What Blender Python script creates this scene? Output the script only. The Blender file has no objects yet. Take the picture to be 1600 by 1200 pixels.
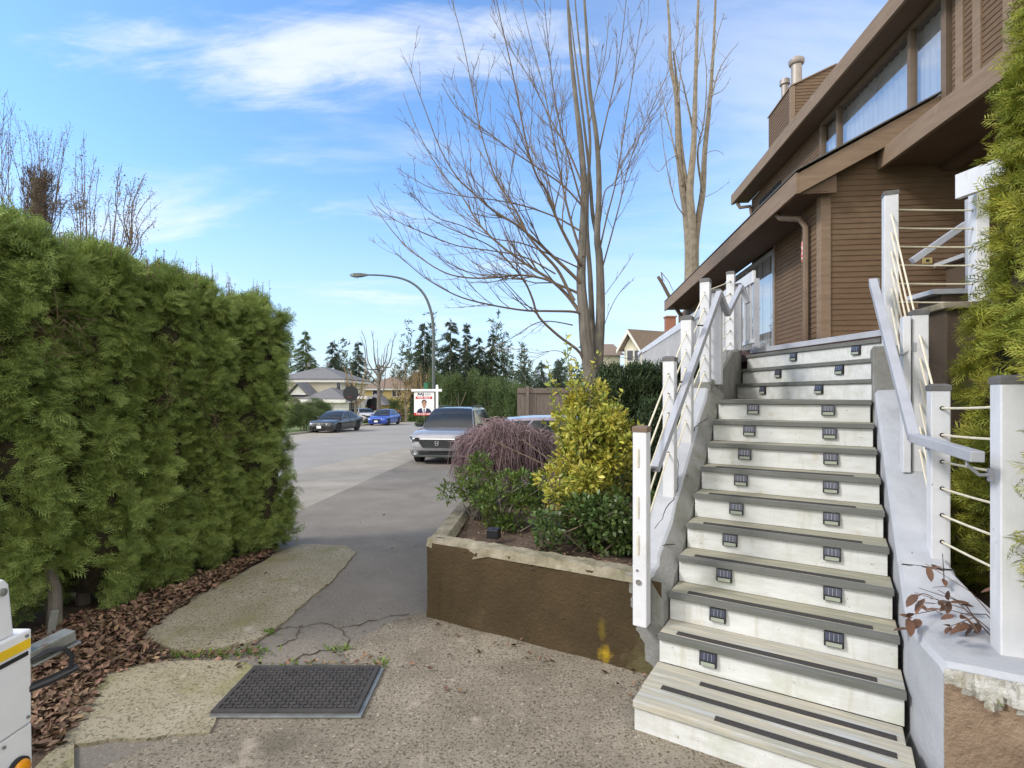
import bpy, bmesh, math, random
import numpy as np
from mathutils import Vector, Matrix
random.seed(7)
RNG = np.random.default_rng(11)
SC = bpy.context.scene
COL = SC.collection
R = math.radians
F, CX, CY, CAMZ = 820.0, 800.0, 618.0, 1.87

def P(px, py, Y):
    """the world point seen at photo pixel (px, py) at depth Y"""
    return Vector(((px - CX) / F * Y, Y, CAMZ - (py - CY) / F * Y))
GY = [-60, 4, 9.5, 15.5, 35.5, 47.5, 80, 500]
GZ = [0, 0, -.08, -.2, -.6, -.85, -1.4, -4.5]
def G(y):
    return float(np.interp(y, GY, GZ))
def onground(px, py):
    Y = 5.0
    for _ in range(40):
        Y = F * (CAMZ - G(Y)) / (py - CY)
    return ((px - CX) / F * Y, Y)

# ------------------------------------------------------------------ materials
def mat(name, c, c2=None, rough=.7, scale=6.0, bump=0.0, bscale=60.0, metal=0.0, island=0.0, stretch=None,
        spec=.35, lo=.35, hi=.65, detail=6.0, coat=0.0, spots=None, trans=0.0, hue=0.0, speck=None, grime=None):
    """procedural material: two colours mixed by noise, optional spots (colour, scale, threshold, softness), bump, per-island variation"""
    m = bpy.data.materials.new(name); m.use_nodes = True
    nt = m.node_tree; N = nt.nodes; L = nt.links
    b = N['Principled BSDF']; out = N['Material Output']
    tc = N.new('ShaderNodeTexCoord'); vec = tc.outputs['Object']
    if stretch:
        mp = N.new('ShaderNodeMapping'); mp.inputs['Scale'].default_value = stretch
        L.new(vec, mp.inputs['Vector']); svec = mp.outputs['Vector']
    else: svec = vec
    def noise(s, d, v):
        n = N.new('ShaderNodeTexNoise'); n.inputs['Scale'].default_value = s; n.inputs['Detail'].default_value = d
        n.inputs['Roughness'].default_value = .66; L.new(v, n.inputs['Vector']); return n.outputs['Fac']
    def ramp(f, a, z):
        r = N.new('ShaderNodeMapRange'); r.inputs['From Min'].default_value = a; r.inputs['From Max'].default_value = z
        L.new(f, r.inputs['Value']); return r.outputs['Result']
    def mix(f, a, bb):
        x = N.new('ShaderNodeMix'); x.data_type = 'RGBA'
        L.new(f, x.inputs['Factor'])
        for s, v in ((x.inputs['A'], a), (x.inputs['B'], bb)):
            if isinstance(v, tuple): s.default_value = (*v, 1)
            else: L.new(v, s)
        return x.outputs['Result']
    if c2 is None: c2 = tuple(v * .8 for v in c)
    col = mix(ramp(noise(scale, detail, svec), lo, hi), c, c2)
    if speck:                       # fine grain: colour, scale, from, to
        col = mix(ramp(noise(speck[1], 4, vec), speck[2], speck[3]), col, speck[0])
    for sp in (spots or []):
        col = mix(ramp(noise(sp[1], 5, svec if len(sp) > 4 else vec), sp[2], sp[2] + sp[3]), col, sp[0])
    if grime:                       # streaks running down: colour, amount
        mp = N.new('ShaderNodeMapping'); mp.inputs['Scale'].default_value = (9, 9, 1.2); L.new(vec, mp.inputs['Vector'])
        col = mix(ramp(noise(1.3, 5, mp.outputs['Vector']), .56, .56 + grime[1]), col, grime[0])
    if island or hue:
        g = N.new('ShaderNodeNewGeometry'); h = N.new('ShaderNodeHueSaturation')
        mr = N.new('ShaderNodeMapRange'); mr.inputs['To Min'].default_value = 1 - island; mr.inputs['To Max'].default_value = 1 + island
        L.new(g.outputs['Random Per Island'], mr.inputs['Value']); L.new(mr.outputs['Result'], h.inputs['Value'])
        if hue:
            w = N.new('ShaderNodeTexWhiteNoise'); w.noise_dimensions = '1D'; L.new(g.outputs['Random Per Island'], w.inputs['W'])
            m2 = N.new('ShaderNodeMapRange'); m2.inputs['To Min'].default_value = .5 - hue; m2.inputs['To Max'].default_value = .5 + hue
            L.new(w.outputs['Value'], m2.inputs['Value']); L.new(m2.outputs['Result'], h.inputs['Hue'])
        L.new(col, h.inputs['Color']); col = h.outputs['Color']
    L.new(col, b.inputs['Base Color'])
    b.inputs['Roughness'].default_value = rough; b.inputs['Metallic'].default_value = metal
    b.inputs['Specular IOR Level'].default_value = spec
    if coat:
        b.inputs['Coat Weight'].default_value = coat; b.inputs['Coat Roughness'].default_value = .05
    if bump:
        bp = N.new('ShaderNodeBump'); bp.inputs['Strength'].default_value = 1.0; bp.inputs['Distance'].default_value = bump
        L.new(noise(bscale, 6, svec), bp.inputs['Height']); L.new(bp.outputs['Normal'], b.inputs['Normal'])
    if trans:
        t = N.new('ShaderNodeBsdfTranslucent'); L.new(col, t.inputs['Color'])
        ms = N.new('ShaderNodeMixShader'); ms.inputs['Fac'].default_value = trans
        L.new(b.outputs['BSDF'], ms.inputs[1]); L.new(t.outputs['BSDF'], ms.inputs[2]); L.new(ms.outputs['Shader'], out.inputs['Surface'])
    return m

def glass_mat(name, tint, refl):
    m = bpy.data.materials.new(name); m.use_nodes = True
    nt = m.node_tree; N = nt.nodes; L = nt.links; N.remove(N['Principled BSDF'])
    t = N.new('ShaderNodeBsdfTransparent'); t.inputs['Color'].default_value = (*tint, 1)
    g = N.new('ShaderNodeBsdfGlossy'); g.inputs['Roughness'].default_value = .01
    lw = N.new('ShaderNodeLayerWeight'); lw.inputs['Blend'].default_value = .5
    f = N.new('ShaderNodeMath'); f.operation = 'POWER'; L.new(lw.outputs['Facing'], f.inputs[0]); f.inputs[1].default_value = 4.0
    a = N.new('ShaderNodeMath'); a.operation = 'ADD'; a.inputs[1].default_value = refl; L.new(f.outputs[0], a.inputs[0]); a.use_clamp = True
    x = N.new('ShaderNodeMixShader'); L.new(a.outputs[0], x.inputs['Fac']); L.new(t.outputs[0], x.inputs[1]); L.new(g.outputs[0], x.inputs[2])
    L.new(x.outputs[0], N['Material Output'].inputs['Surface'])
    return m

M = {}
def defmats():
    M['asphalt'] = mat('asphalt', (.155, .138, .116), (.2, .18, .152), rough=.9, scale=1.1, bump=.004, bscale=170, spec=.2,
                       speck=((.32, .29, .245), 85, .57, .66), spots=[((.085, .077, .066), 70, .6, .07), ((.24, .215, .175), 1.7, .6, .2), ((.11, .1, .086), .8, .58, .2)])
    M['road'] = mat('road_asphalt', (.225, .212, .195), (.265, .25, .23), rough=.9, scale=.5, bump=.003, bscale=160, spec=.2,
                    speck=((.25, .25, .24), 200, .58, .75), spots=[((.19, .18, .165), .35, .6, .25)])
    M['strip'] = mat('kerb_concrete', (.3, .27, .225), (.23, .205, .165), rough=.9, scale=1.4, bump=.003, bscale=120, speck=((.11, .1, .085), 150, .6, .75))
    M['pad'] = mat('aggregate_concrete', (.285, .25, .195), (.19, .163, .125), rough=.92, scale=2.2, bump=.009, bscale=110, spec=.2,
                   speck=((.085, .068, .046), 62, .5, .63), spots=[((.46, .41, .33), 48, .62, .05), ((.38, .33, .26), 3.1, .6, .12), ((.11, .095, .072), 1.3, .57, .16), ((.1, .085, .062), 7, .66, .08)])
    M['slab'] = mat('mossy_concrete', (.345, .305, .225), (.25, .222, .14), rough=.92, scale=1.9, bump=.008, bscale=90, spec=.2,
                    speck=((.11, .09, .062), 55, .5, .64), spots=[((.48, .42, .32), 40, .63, .05), ((.2, .19, .075), 2.4, .55, .2), ((.42, .38, .3), 4.2, .62, .1), ((.13, .11, .075), 6, .66, .07)])
    M['dirt'] = mat('bare_soil', (.06, .042, .028), (.1, .07, .045), rough=.95, scale=9, bump=.02, bscale=30)
    M['lawn'] = mat('grass_ground', (.09, .13, .03), (.13, .16, .05), rough=.95, scale=.7, bump=.02, bscale=40)
    M['soil'] = mat('planter_soil', (.075, .05, .036), (.12, .085, .06), rough=.95, scale=14, bump=.02, bscale=45, spots=[((.2, .15, .1), 30, .62, .06)])
    M['leaf_litter'] = mat('dead_leaf', (.225, .14, .088), (.11, .066, .042), rough=.75, scale=18, island=.5, hue=.02)
    M['brownwall'] = mat('brown_painted_concrete', (.066, .045, .021), (.046, .031, .014), rough=.8, scale=2.0, bump=.014, bscale=38, spec=.25,
                         spots=[((.09, .066, .036), 3.0, .6, .2), ((.028, .018, .009), 26, .66, .06)], grime=((.034, .023, .011), .25))
    M['walltop'] = mat('worn_concrete', (.3, .265, .2), (.15, .135, .085), rough=.95, scale=7, bump=.012, bscale=40,
                       spots=[((.13, .13, .07), 5, .6, .12), ((.5, .48, .44), 9, .66, .08)])
    M['graypaint'] = mat('grey_painted_concrete', (.4, .41, .435), (.32, .33, .35), rough=.75, scale=2.5, bump=.004, bscale=40, spec=.25,
                         spots=[((.14, .13, .12), 16, .69, .03), ((.46, .4, .28), 3.4, .68, .04), ((.24, .25, .245), 1.6, .62, .2)])
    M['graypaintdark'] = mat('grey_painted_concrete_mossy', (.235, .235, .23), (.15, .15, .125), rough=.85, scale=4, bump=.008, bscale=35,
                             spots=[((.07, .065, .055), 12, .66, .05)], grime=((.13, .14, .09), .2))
    M['broken'] = mat('broken_concrete', (.27, .195, .135), (.17, .12, .08), rough=.95, scale=5, bump=.02, bscale=40, spots=[((.05, .035, .02), 9, .62, .1)])
    M['brokenpaint'] = mat('flaking_paint', (.5, .5, .48), (.3, .28, .22), rough=.9, scale=12, bump=.025, bscale=30, spots=[((.12, .13, .06), 11, .62, .06)])
    M['riser'] = mat('white_painted_riser', (.57, .58, .575), (.46, .465, .44), rough=.6, scale=3.5, bump=.002, bscale=50, stretch=(1, 4, 4),
                     spots=[((.4, .31, .15), 4.3, .62, .16), ((.17, .16, .12), 30, .665, .03), ((.38, .4, .3), 2.6, .56, .22)], grime=((.36, .34, .25), .3))
    M['white'] = mat('white_painted_post', (.6, .605, .63), (.52, .53, .555), rough=.5, scale=4, bump=.001, bscale=70,
                     spots=[((.25, .22, .17), 26, .69, .03), ((.46, .45, .42), 3, .58, .2)], grime=((.4, .385, .33), .35))
    M['cap'] = mat('grey_post_cap', (.09, .088, .09), (.13, .125, .12), rough=.6, scale=12)
    M['capbrown'] = mat('brown_post_cap', (.13, .085, .06), (.17, .12, .09), rough=.6, scale=12)
    M['cable'] = mat('cream_cable', (.66, .62, .5), (.56, .5, .36), rough=.5, scale=20)
    M['hole'] = mat('dark_hole', (.03, .028, .025), rough=.9)
    M['rail'] = mat('grey_painted_rail', (.36, .37, .41), (.3, .31, .34), rough=.45, scale=6, spots=[((.2, .19, .19), 25, .72, .03)])
    M['tread'] = mat('weathered_tread', (.33, .31, .23), (.2, .2, .15), rough=.85, scale=2.2, bump=.003, bscale=14, stretch=(1, 14, 8),
                     spots=[((.5, .41, .28), 2.0, .6, .1, 1), ((.14, .145, .09), 1.2, .58, .25)])
    M['treadlow'] = mat('worn_bare_tread', (.43, .385, .3), (.27, .275, .235), rough=.85, scale=2.0, bump=.003, bscale=14, stretch=(1, 16, 8),
                        spots=[((.38, .4, .41), 1.5, .55, .1, 1), ((.2, .16, .11), 3.0, .68, .08, 1)])
    M['nosing'] = mat('grey_nosing_board', (.14, .14, .135), (.1, .105, .09), rough=.75, scale=2.5, bump=.002, bscale=30, stretch=(1, 10, 10),
                      spots=[((.06, .055, .045), 3, .68, .08)])
    M['grip'] = mat('black_grip_strip', (.032, .03, .03), (.05, .045, .042), rough=.95, scale=60, bump=.002, bscale=300)
    M['maroon'] = mat('maroon_board', (.085, .05, .048), (.06, .035, .033), rough=.7, scale=4)
    M['siding'] = mat('brown_siding', (.155, .1, .06), (.12, .076, .045), rough=.7, scale=2.0, bump=.002, bscale=25, stretch=(2, 2, 14),
                      spots=[((.19, .135, .09), 1.2, .55, .3), ((.075, .047, .028), .9, .6, .25)], spec=.25)
    M['fascia'] = mat('brown_fascia', (.235, .17, .118), (.185, .13, .088), rough=.7, scale=2.2, bump=.003, bscale=18, stretch=(1, 1, 10),
                      spots=[((.28, .21, .15), 3, .64, .1)], spec=.25)
    M['soffit'] = mat('brown_soffit', (.12, .078, .05), (.1, .064, .042), rough=.75, scale=3)
    M['shingle'] = mat('roof_shingle', (.09, .085, .08), (.13, .12, .11), rough=.9, scale=14, bump=.01, bscale=30)
    M['frame'] = mat('brown_window_frame', (.16, .115, .08), rough=.6)
    M['alum'] = mat('aluminium_frame', (.42, .43, .44), rough=.4, metal=.5)
    M['glass'] = glass_mat('window_glass', (.9, .92, .93), .40)
    M['curtain'] = mat('white_curtain', (.68, .67, .66), (.58, .57, .57), rough=.9, scale=2)
    M['flue'] = mat('flue_metal', (.27, .235, .21), (.33, .29, .26), rough=.5, metal=.3, scale=5)
    M['darkplastic'] = mat('dark_plastic', (.02, .021, .024), rough=.35)
    M['solar'] = mat('solar_cell', (.028, .032, .055), (.05, .055, .085), rough=.2, scale=20, spec=.6)
    M['lens'] = mat('frosted_lens', (.32, .35, .28), (.26, .28, .23), rough=.3)
    M['rubber'] = mat('rubber_mat', (.035, .033, .033), (.055, .05, .048), rough=.75, scale=9, bump=.002, bscale=80, spots=[((.1, .085, .07), 6, .66, .15)])
    M['bark'] = mat('grey_bark', (.175, .155, .13), (.1, .088, .072), rough=.9, scale=8, bump=.01, bscale=30, stretch=(1, 1, .35), spots=[((.2, .19, .12), 3, .62, .1)])
    M['twig'] = mat('brown_twig', (.125, .093, .068), (.165, .125, .09), rough=.9, scale=8)
    M['palebark'] = mat('pale_bark', (.26, .215, .16), (.15, .125, .09), rough=.9, scale=5, bump=.006, bscale=30)
    M['cedar'] = mat('cedar_foliage', (.245, .315, .08), (.15, .21, .053), rough=.6, scale=3.2, island=.32, hue=.018, trans=.3, spec=.25, spots=[((.31, .345, .115), 1.7, .58, .2)])
    M['cedarlit'] = mat('sunlit_cedar_foliage', (.36, .35, .05), (.22, .26, .042), rough=.6, scale=3.5, island=.32, hue=.02, trans=.34, spec=.25)  # lit version of the cedar colour: sunlit yellow put into the base
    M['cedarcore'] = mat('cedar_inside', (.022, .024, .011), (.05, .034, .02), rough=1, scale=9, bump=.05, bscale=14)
    M['drybits'] = mat('dry_cedar_twig', (.15, .105, .065), rough=.9, island=.3)
    M['yew'] = mat('dark_hedge_foliage', (.028, .05, .02), (.05, .075, .026), rough=.6, scale=5, island=.35, trans=.2, spec=.25)
    M['euon'] = mat('gold_green_leaf', (.5, .43, .065), (.3, .33, .06), rough=.4, scale=7, island=.3, hue=.02, trans=.3, spec=.4, spots=[((.11, .17, .03), 13, .55, .08)])
    M['greenleaf'] = mat('dark_green_leaf', (.05, .088, .022), (.085, .125, .03), rough=.4, scale=6, island=.4, hue=.02, trans=.2, spec=.45)
    M['nandina'] = mat('green_red_leaf', (.12, .17, .03), (.07, .12, .03), rough=.4, scale=3, island=.35, hue=.03, trans=.25, spec=.4, spots=[((.3, .16, .05), 4, .62, .1)])
    M['maple'] = mat('purple_brown_twig', (.225, .155, .15), (.14, .095, .115), rough=.8, scale=4, island=.35, hue=.02)
    M['redleaf'] = mat('bronze_leaf', (.17, .09, .06), (.12, .065, .04), rough=.4, scale=9, island=.35, trans=.2)
    M['conifer'] = mat('conifer_needles', (.035, .055, .034), (.06, .08, .045), rough=.8, scale=.5, island=.35, hue=.02)
    M['conifergreen'] = mat('green_conifer_needles', (.06, .095, .03), (.09, .125, .038), rough=.8, scale=.6, island=.35, hue=.02)
    M['budtree'] = mat('budding_twigs', (.19, .135, .07), (.25, .18, .09), rough=.9, scale=3, island=.3)
    M['gravelbit'] = mat('loose_stone', (.24, .205, .16), (.12, .1, .08), rough=.9, scale=20, island=.55)
    M['weed'] = mat('weed_leaf', (.13, .22, .04), (.2, .26, .06), rough=.6, island=.3, trans=.3)
    M['stucco'] = mat('cream_stucco', (.68, .64, .51), (.62, .58, .45), rough=.9, scale=2)
    M['stone'] = mat('grey_stone_veneer', (.36, .33, .29), (.24, .22, .2), rough=.9, scale=5)
    M['yellowwall'] = mat('yellow_siding', (.5, .39, .17), (.43, .33, .14), rough=.9, scale=2)
    M['greyroof'] = mat('grey_shingle', (.12, .118, .125), (.165, .16, .165), rough=.9, scale=6, bump=.01, bscale=14)
    M['brownroof'] = mat('brown_shingle', (.15, .11, .085), (.2, .15, .115), rough=.9, scale=6)
    M['trim'] = mat('white_trim', (.72, .71, .68), rough=.6)
    M['brick'] = mat('red_brick', (.3, .13, .085), (.22, .095, .065), rough=.9, scale=12)
    M['darkglass'] = mat('dark_glass', (.03, .035, .04), rough=.06, spec=.7)
    M['fencewood'] = mat('weathered_fence', (.2, .165, .14), (.14, .115, .1), rough=.9, scale=3, stretch=(6, 6, .6), bump=.004, bscale=20)
    M['lampmetal'] = mat('lamp_steel', (.085, .1, .095), (.12, .13, .125), rough=.5, metal=.4)
    M['lampgreen'] = mat('lamp_green', (.1, .16, .13), rough=.5)
    M['signwhite'] = mat('sign_white', (.8, .8, .8), (.77, .77, .78), rough=.5)
    M['signred'] = mat('sign_red', (.6, .035, .04), rough=.5)
    M['signnavy'] = mat('sign_navy', (.02, .03, .075), rough=.5)
    M['signblack'] = mat('sign_black', (.02, .02, .022), rough=.5)
    M['signgreen'] = mat('sign_green', (.015, .2, .1), rough=.5)
    M['skin'] = mat('printed_skin', (.42, .24, .16), (.36, .2, .13), rough=.5)
    M['paintgrey'] = mat('silver_grey_paint', (.3, .3, .325), rough=.3, metal=.3, coat=1, spec=.5)
    M['paintsilver'] = mat('purple_silver_paint', (.29, .26, .33), rough=.26, metal=.5, coat=1)
    M['paintblack'] = mat('charcoal_paint', (.035, .036, .04), rough=.25, metal=.3, coat=1)
    M['paintblue'] = mat('blue_paint', (.02, .075, .42), rough=.25, metal=.2, coat=1)
    M['paintwhite'] = mat('pale_paint', (.5, .52, .55), rough=.3, coat=1)
    M['carglass'] = mat('car_glass', (.022, .026, .03), rough=.05, spec=.45)
    M['tyre'] = mat('tyre_rubber', (.022, .022, .022), rough=.85)
    M['rim'] = mat('alloy_rim', (.5, .5, .52), rough=.3, metal=.8)
    M['chrome'] = mat('chrome_trim', (.7, .7, .72), rough=.15, metal=.9)
    M['headlight'] = mat('headlight_lens', (.55, .57, .6), (.25, .26, .28), rough=.1, spec=.7, scale=20)
    M['plate'] = mat('number_plate', (.75, .75, .78), rough=.5)
    M['trailer'] = mat('white_trailer_paint', (.7, .71, .72), (.63, .64, .65), rough=.4, scale=3, spots=[((.3, .22, .15), 14, .72, .03)])
    M['yellow'] = mat('yellow_stripe', (.75, .5, .02), rough=.45)
    M['amber'] = mat('amber_lens', (.85, .33, .005), rough=.2, spec=.6, trans=.2)
    M['steel'] = mat('galvanised_steel', (.3, .31, .29), (.2, .205, .185), rough=.5, metal=.7, scale=9, spots=[((.2, .1, .05), 12, .62, .08)])
    M['brass'] = mat('yellowed_plate', (.42, .33, .14), rough=.5)
    M['redcloth'] = mat('red_white_ornament', (.6, .08, .06), (.8, .7, .65), rough=.7, scale=18, lo=.48, hi=.52)
    M['pillar'] = mat('brown_pillar_paint', (.085, .06, .038), (.065, .045, .03), rough=.8, scale=3, bump=.005, bscale=30, spots=[((.5, .48, .42), 22, .72, .02)])
    M['downpipe'] = mat('brown_downspout', (.17, .115, .075), rough=.5)
defmats()
def stain(m, c, rad, col, streak=1.0):
    """a patch of another colour at one place on the thing (object axes), its edge broken by noise"""
    nt = m.node_tree; N = nt.nodes; L = nt.links; b = N['Principled BSDF']; old = b.inputs['Base Color'].links[0].from_socket
    tc = N.new('ShaderNodeTexCoord'); v = N.new('ShaderNodeVectorMath'); v.operation = 'SUBTRACT'; L.new(tc.outputs['Object'], v.inputs[0]); v.inputs[1].default_value = c
    k = N.new('ShaderNodeVectorMath'); k.operation = 'MULTIPLY'; L.new(v.outputs[0], k.inputs[0]); k.inputs[1].default_value = (1 / rad, 1 / rad, streak / rad)
    ln = N.new('ShaderNodeVectorMath'); ln.operation = 'LENGTH'; L.new(k.outputs[0], ln.inputs[0])
    n = N.new('ShaderNodeTexNoise'); n.inputs['Scale'].default_value = 22; n.inputs['Detail'].default_value = 6; L.new(tc.outputs['Object'], n.inputs['Vector'])
    a = N.new('ShaderNodeMath'); a.operation = 'MULTIPLY_ADD'; L.new(n.outputs['Fac'], a.inputs[0]); a.inputs[1].default_value = 1.6; L.new(ln.outputs['Value'], a.inputs[2])
    r = N.new('ShaderNodeMapRange'); L.new(a.outputs[0], r.inputs['Value']); r.inputs['From Min'].default_value = 1.9; r.inputs['From Max'].default_value = 1.0
    x = N.new('ShaderNodeMix'); x.data_type = 'RGBA'; L.new(r.outputs['Result'], x.inputs['Factor']); L.new(old, x.inputs['A']); x.inputs['B'].default_value = (*col, 1); L.new(x.outputs['Result'], b.inputs['Base Color'])
stain(M['brownwall'], (1.363, -.769, .075), .055, (.3, .2, .012), .8)
stain(M['brownwall'], (1.345, -.76, .24), .032, (.11, .08, .014), .35)
stain(M['brownwall'], (1.62, -.91, .06), .16, (.1, .085, .04), .9)

# ------------------------------------------------------------------ mesh helpers
class MB:
    def __init__(s): s.v = []; s.f = []; s.m = []
    def add(s, vs, fs, mi=0):
        k = len(s.v); s.v += [tuple(v) for v in vs]
        for f in fs: s.f.append([i + k for i in f]); s.m.append(mi)
    def box(s, c, size, rz=0.0, rot=None, mi=0):
        x, y, z = (q / 2 for q in size)
        vs = [Vector((a * x, b * y, d * z)) for d in (-1, 1) for b in (-1, 1) for a in (-1, 1)]
        m = rot if rot is not None else Matrix.Rotation(rz, 3, 'Z')
        c = Vector(c)
        s.add([m @ v + c for v in vs], [(0, 2, 3, 1), (4, 5, 7, 6), (0, 1, 5, 4), (2, 6, 7, 3), (0, 4, 6, 2), (1, 3, 7, 5)], mi)
        return s
    def prism(s, poly, vec, mi=0):
        vec = Vector(vec); a = [Vector(p) for p in poly]; n = len(a)
        nrm = Vector((0, 0, 0))
        for i in range(n): nrm += (a[i] - a[0]).cross(a[(i + 1) % n] - a[0])
        if nrm.dot(vec) > 0: a.reverse()
        s.add(a + [p + vec for p in a], [tuple(range(n)), tuple(range(2 * n - 1, n - 1, -1))] +
              [(i, i + n, (i + 1) % n + n, (i + 1) % n) for i in range(n)], mi)
        return s
    def beam(s, a, b, w, h, up=(0, 0, 1), mi=0):
        """a bar from a to b, w wide and h tall"""
        a = Vector(a); b = Vector(b); d = b - a; l = d.length; d.normalize()
        x = d.cross(Vector(up)); x.normalize(); u = x.cross(d)
        rot = Matrix((x, d, u)).transposed()
        return s.box((a + b) / 2, (w, l, h), rot=rot, mi=mi)
    def tube(s, pts, rad, n=6, mi=0, cap=True):
        pts = [Vector(p) for p in pts]
        if not hasattr(rad, '__len__'): rad = [rad] * len(pts)
        k = len(s.v); ref = None
        for i, p in enumerate(pts):
            d = (pts[min(i + 1, len(pts) - 1)] - pts[max(i - 1, 0)])
            if d.length < 1e-9: d = Vector((0, 0, 1))
            d.normalize()
            if ref is None:
                ref = d.orthogonal().normalized()
            x = ref - d * ref.dot(d)
            if x.length < 1e-6: x = d.orthogonal()
            x.normalize(); ref = x; y = d.cross(x)
            for j in range(n):
                a = 2 * math.pi * j / n
                q = p + (x * math.cos(a) + y * math.sin(a)) * rad[i]
                s.v.append(tuple(q))
        for i in range(len(pts) - 1):
            for j in range(n):
                s.f.append([k + i * n + j, k + i * n + (j + 1) % n, k + (i + 1) * n + (j + 1) % n, k + (i + 1) * n + j]); s.m.append(mi)
        if cap:
            s.f.append([k + j for j in range(n - 1, -1, -1)]); s.m.append(mi)
            e = k + (len(pts) - 1) * n
            s.f.append([e + j for j in range(n)]); s.m.append(mi)
        return s
    def lathe(s, prof, axis='Z', c=(0, 0, 0), n=20, mi=0):
        """prof: (radius, height) pairs turned about an axis"""
        c = Vector(c); rings = []
        for r, h in prof:
            ring = []
            for j in range(n):
                a = 2 * math.pi * j / n
                q = (r * math.cos(a), r * math.sin(a), h)
                if axis == 'X': q = (q[2], q[0], q[1])
                if axis == 'Y': q = (q[0], -q[2], q[1])
                ring.append(Vector(q) + c)
            rings.append(ring)
        return s.loft(rings, mi)
    def loft(s, rings, mi=0, caps=True):
        n = len(rings[0]); k = len(s.v)
        for r in rings: s.v += [tuple(p) for p in r]
        for i in range(len(rings) - 1):
            for j in range(n):
                s.f.append([k + i * n + j, k + i * n + (j + 1) % n, k + (i + 1) * n + (j + 1) % n, k + (i + 1) * n + j]); s.m.append(mi)
        if caps:
            s.f.append([k + j for j in range(n - 1, -1, -1)]); s.m.append(mi)
            e = k + (len(rings) - 1) * n
            s.f.append([e + j for j in range(n)]); s.m.append(mi)
        return s
    def build(s, name, ms, parent=None, local=False, smooth=False, bevel=0.0, at=None, segs=2):
        """link as one object; vertices are world coordinates unless local (then in the parent's or the given place's axes)"""
        if not isinstance(ms, (list, tuple)): ms = [ms]
        me = bpy.data.meshes.new(name); o = bpy.data.objects.new(name, me); COL.objects.link(o)
        vs = s.v
        if parent is not None:
            o.parent = parent
            if not local:
                inv = world_of(parent).inverted(); vs = [inv @ Vector(v) for v in vs]
        elif at is not None: o.location = at
        elif not local:
            a = np.array(vs); lo = a.min(0); hi = a.max(0)
            c = Vector(((lo[0] + hi[0]) / 2, (lo[1] + hi[1]) / 2, lo[2])); o.location = c
            vs = [Vector(v) - c for v in vs]
        me.from_pydata([tuple(v) for v in vs], [], s.f)
        for m in ms: me.materials.append(M[m] if isinstance(m, str) else m)
        if any(s.m): me.polygons.foreach_set('material_index', s.m)
        bm = bmesh.new(); bm.from_mesh(me); bmesh.ops.recalc_face_normals(bm, faces=bm.faces); bm.to_mesh(me); bm.free()
        if smooth:
            me.polygons.foreach_set('use_smooth', [True] * len(me.polygons))
            try: me.set_sharp_from_angle(angle=R(smooth if smooth is not True else 35))
            except Exception: pass
        if bevel:
            b = o.modifiers.new('bevel', 'BEVEL'); b.width = bevel; b.segments = segs; b.limit_method = 'ANGLE'; b.angle_limit = R(40); b.harden_normals = False
        return o

def world_of(o):
    m = Matrix.LocRotScale(o.location, o.rotation_euler, o.scale)
    return world_of(o.parent) @ m if o.parent else m
def tag(o, label=None, cat=None, group=None, kind=None):
    for k, v in (('label', label), ('category', cat), ('group', group), ('kind', kind)):
        if v: o[k] = v
    return o
def thing(name, label, cat, loc=(0, 0, 0), rz=0.0, group=None):
    o = bpy.data.objects.new(name, None); COL.objects.link(o); o.location = loc; o.rotation_euler = (0, 0, rz)
    o.empty_display_size = .2
    return tag(o, label, cat, group)
def copy_tree(o, parent=None):
    c = o.copy(); COL.objects.link(c); c.parent = parent
    for ch in list(o.children): copy_tree(ch, c)
    return c
def raw(name, V, Fq, m, parent=None, smooth=False):
    """fast mesh from arrays: V (n,3) in world coordinates, Fq (k,3|4)"""
    V = np.asarray(V, dtype=np.float32); Fq = np.asarray(Fq, dtype=np.int32)
    me = bpy.data.meshes.new(name)
    o = bpy.data.objects.new(name, me); COL.objects.link(o)
    if parent is not None:
        o.parent = parent
        inv = np.array(world_of(parent).inverted()); V = V @ inv[:3, :3].T + inv[:3, 3]
    else:
        c = np.array([(V[:, 0].min() + V[:, 0].max()) / 2, (V[:, 1].min() + V[:, 1].max()) / 2, V[:, 2].min()]); o.location = tuple(float(q) for q in c); V = V - c
    k = Fq.shape[1]
    me.vertices.add(len(V)); me.vertices.foreach_set('co', V.astype(np.float32).ravel())
    me.loops.add(Fq.size); me.loops.foreach_set('vertex_index', Fq.ravel())
    me.polygons.add(len(Fq)); me.polygons.foreach_set('loop_start', np.arange(0, Fq.size, k, dtype=np.int32))
    me.polygons.foreach_set('loop_total', np.full(len(Fq), k, dtype=np.int32))
    if smooth: me.polygons.foreach_set('use_smooth', np.ones(len(Fq), dtype=bool))
    me.update(calc_edges=True); me.validate()
    me.materials.append(M[m] if isinstance(m, str) else m)
    return o

def frames(dirs, ups):
    """rows -> rotation matrices with y = dir, z near up"""
    d = dirs / np.linalg.norm(dirs, axis=1, keepdims=True)
    x = np.cross(d, ups); x /= np.linalg.norm(x, axis=1, keepdims=True) + 1e-9
    z = np.cross(x, d)
    return np.stack([x, d, z], axis=2)
def scatter(tv, tf, org, fr, sc):
    """place template (tv, tf) at every origin with frame and scale -> V, F"""
    n = len(org); k = len(tv)
    V = np.einsum('nij,kj->nki', fr, tv) * np.asarray(sc).reshape(-1, 1, 1) + org[:, None, :]
    Fq = tf[None] + (np.arange(n) * k)[:, None, None]
    return V.reshape(-1, 3), Fq.reshape(-1, tf.shape[1])
def unit(n):
    v = RNG.normal(size=(n, 3)); return v / np.linalg.norm(v, axis=1, keepdims=True)

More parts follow.
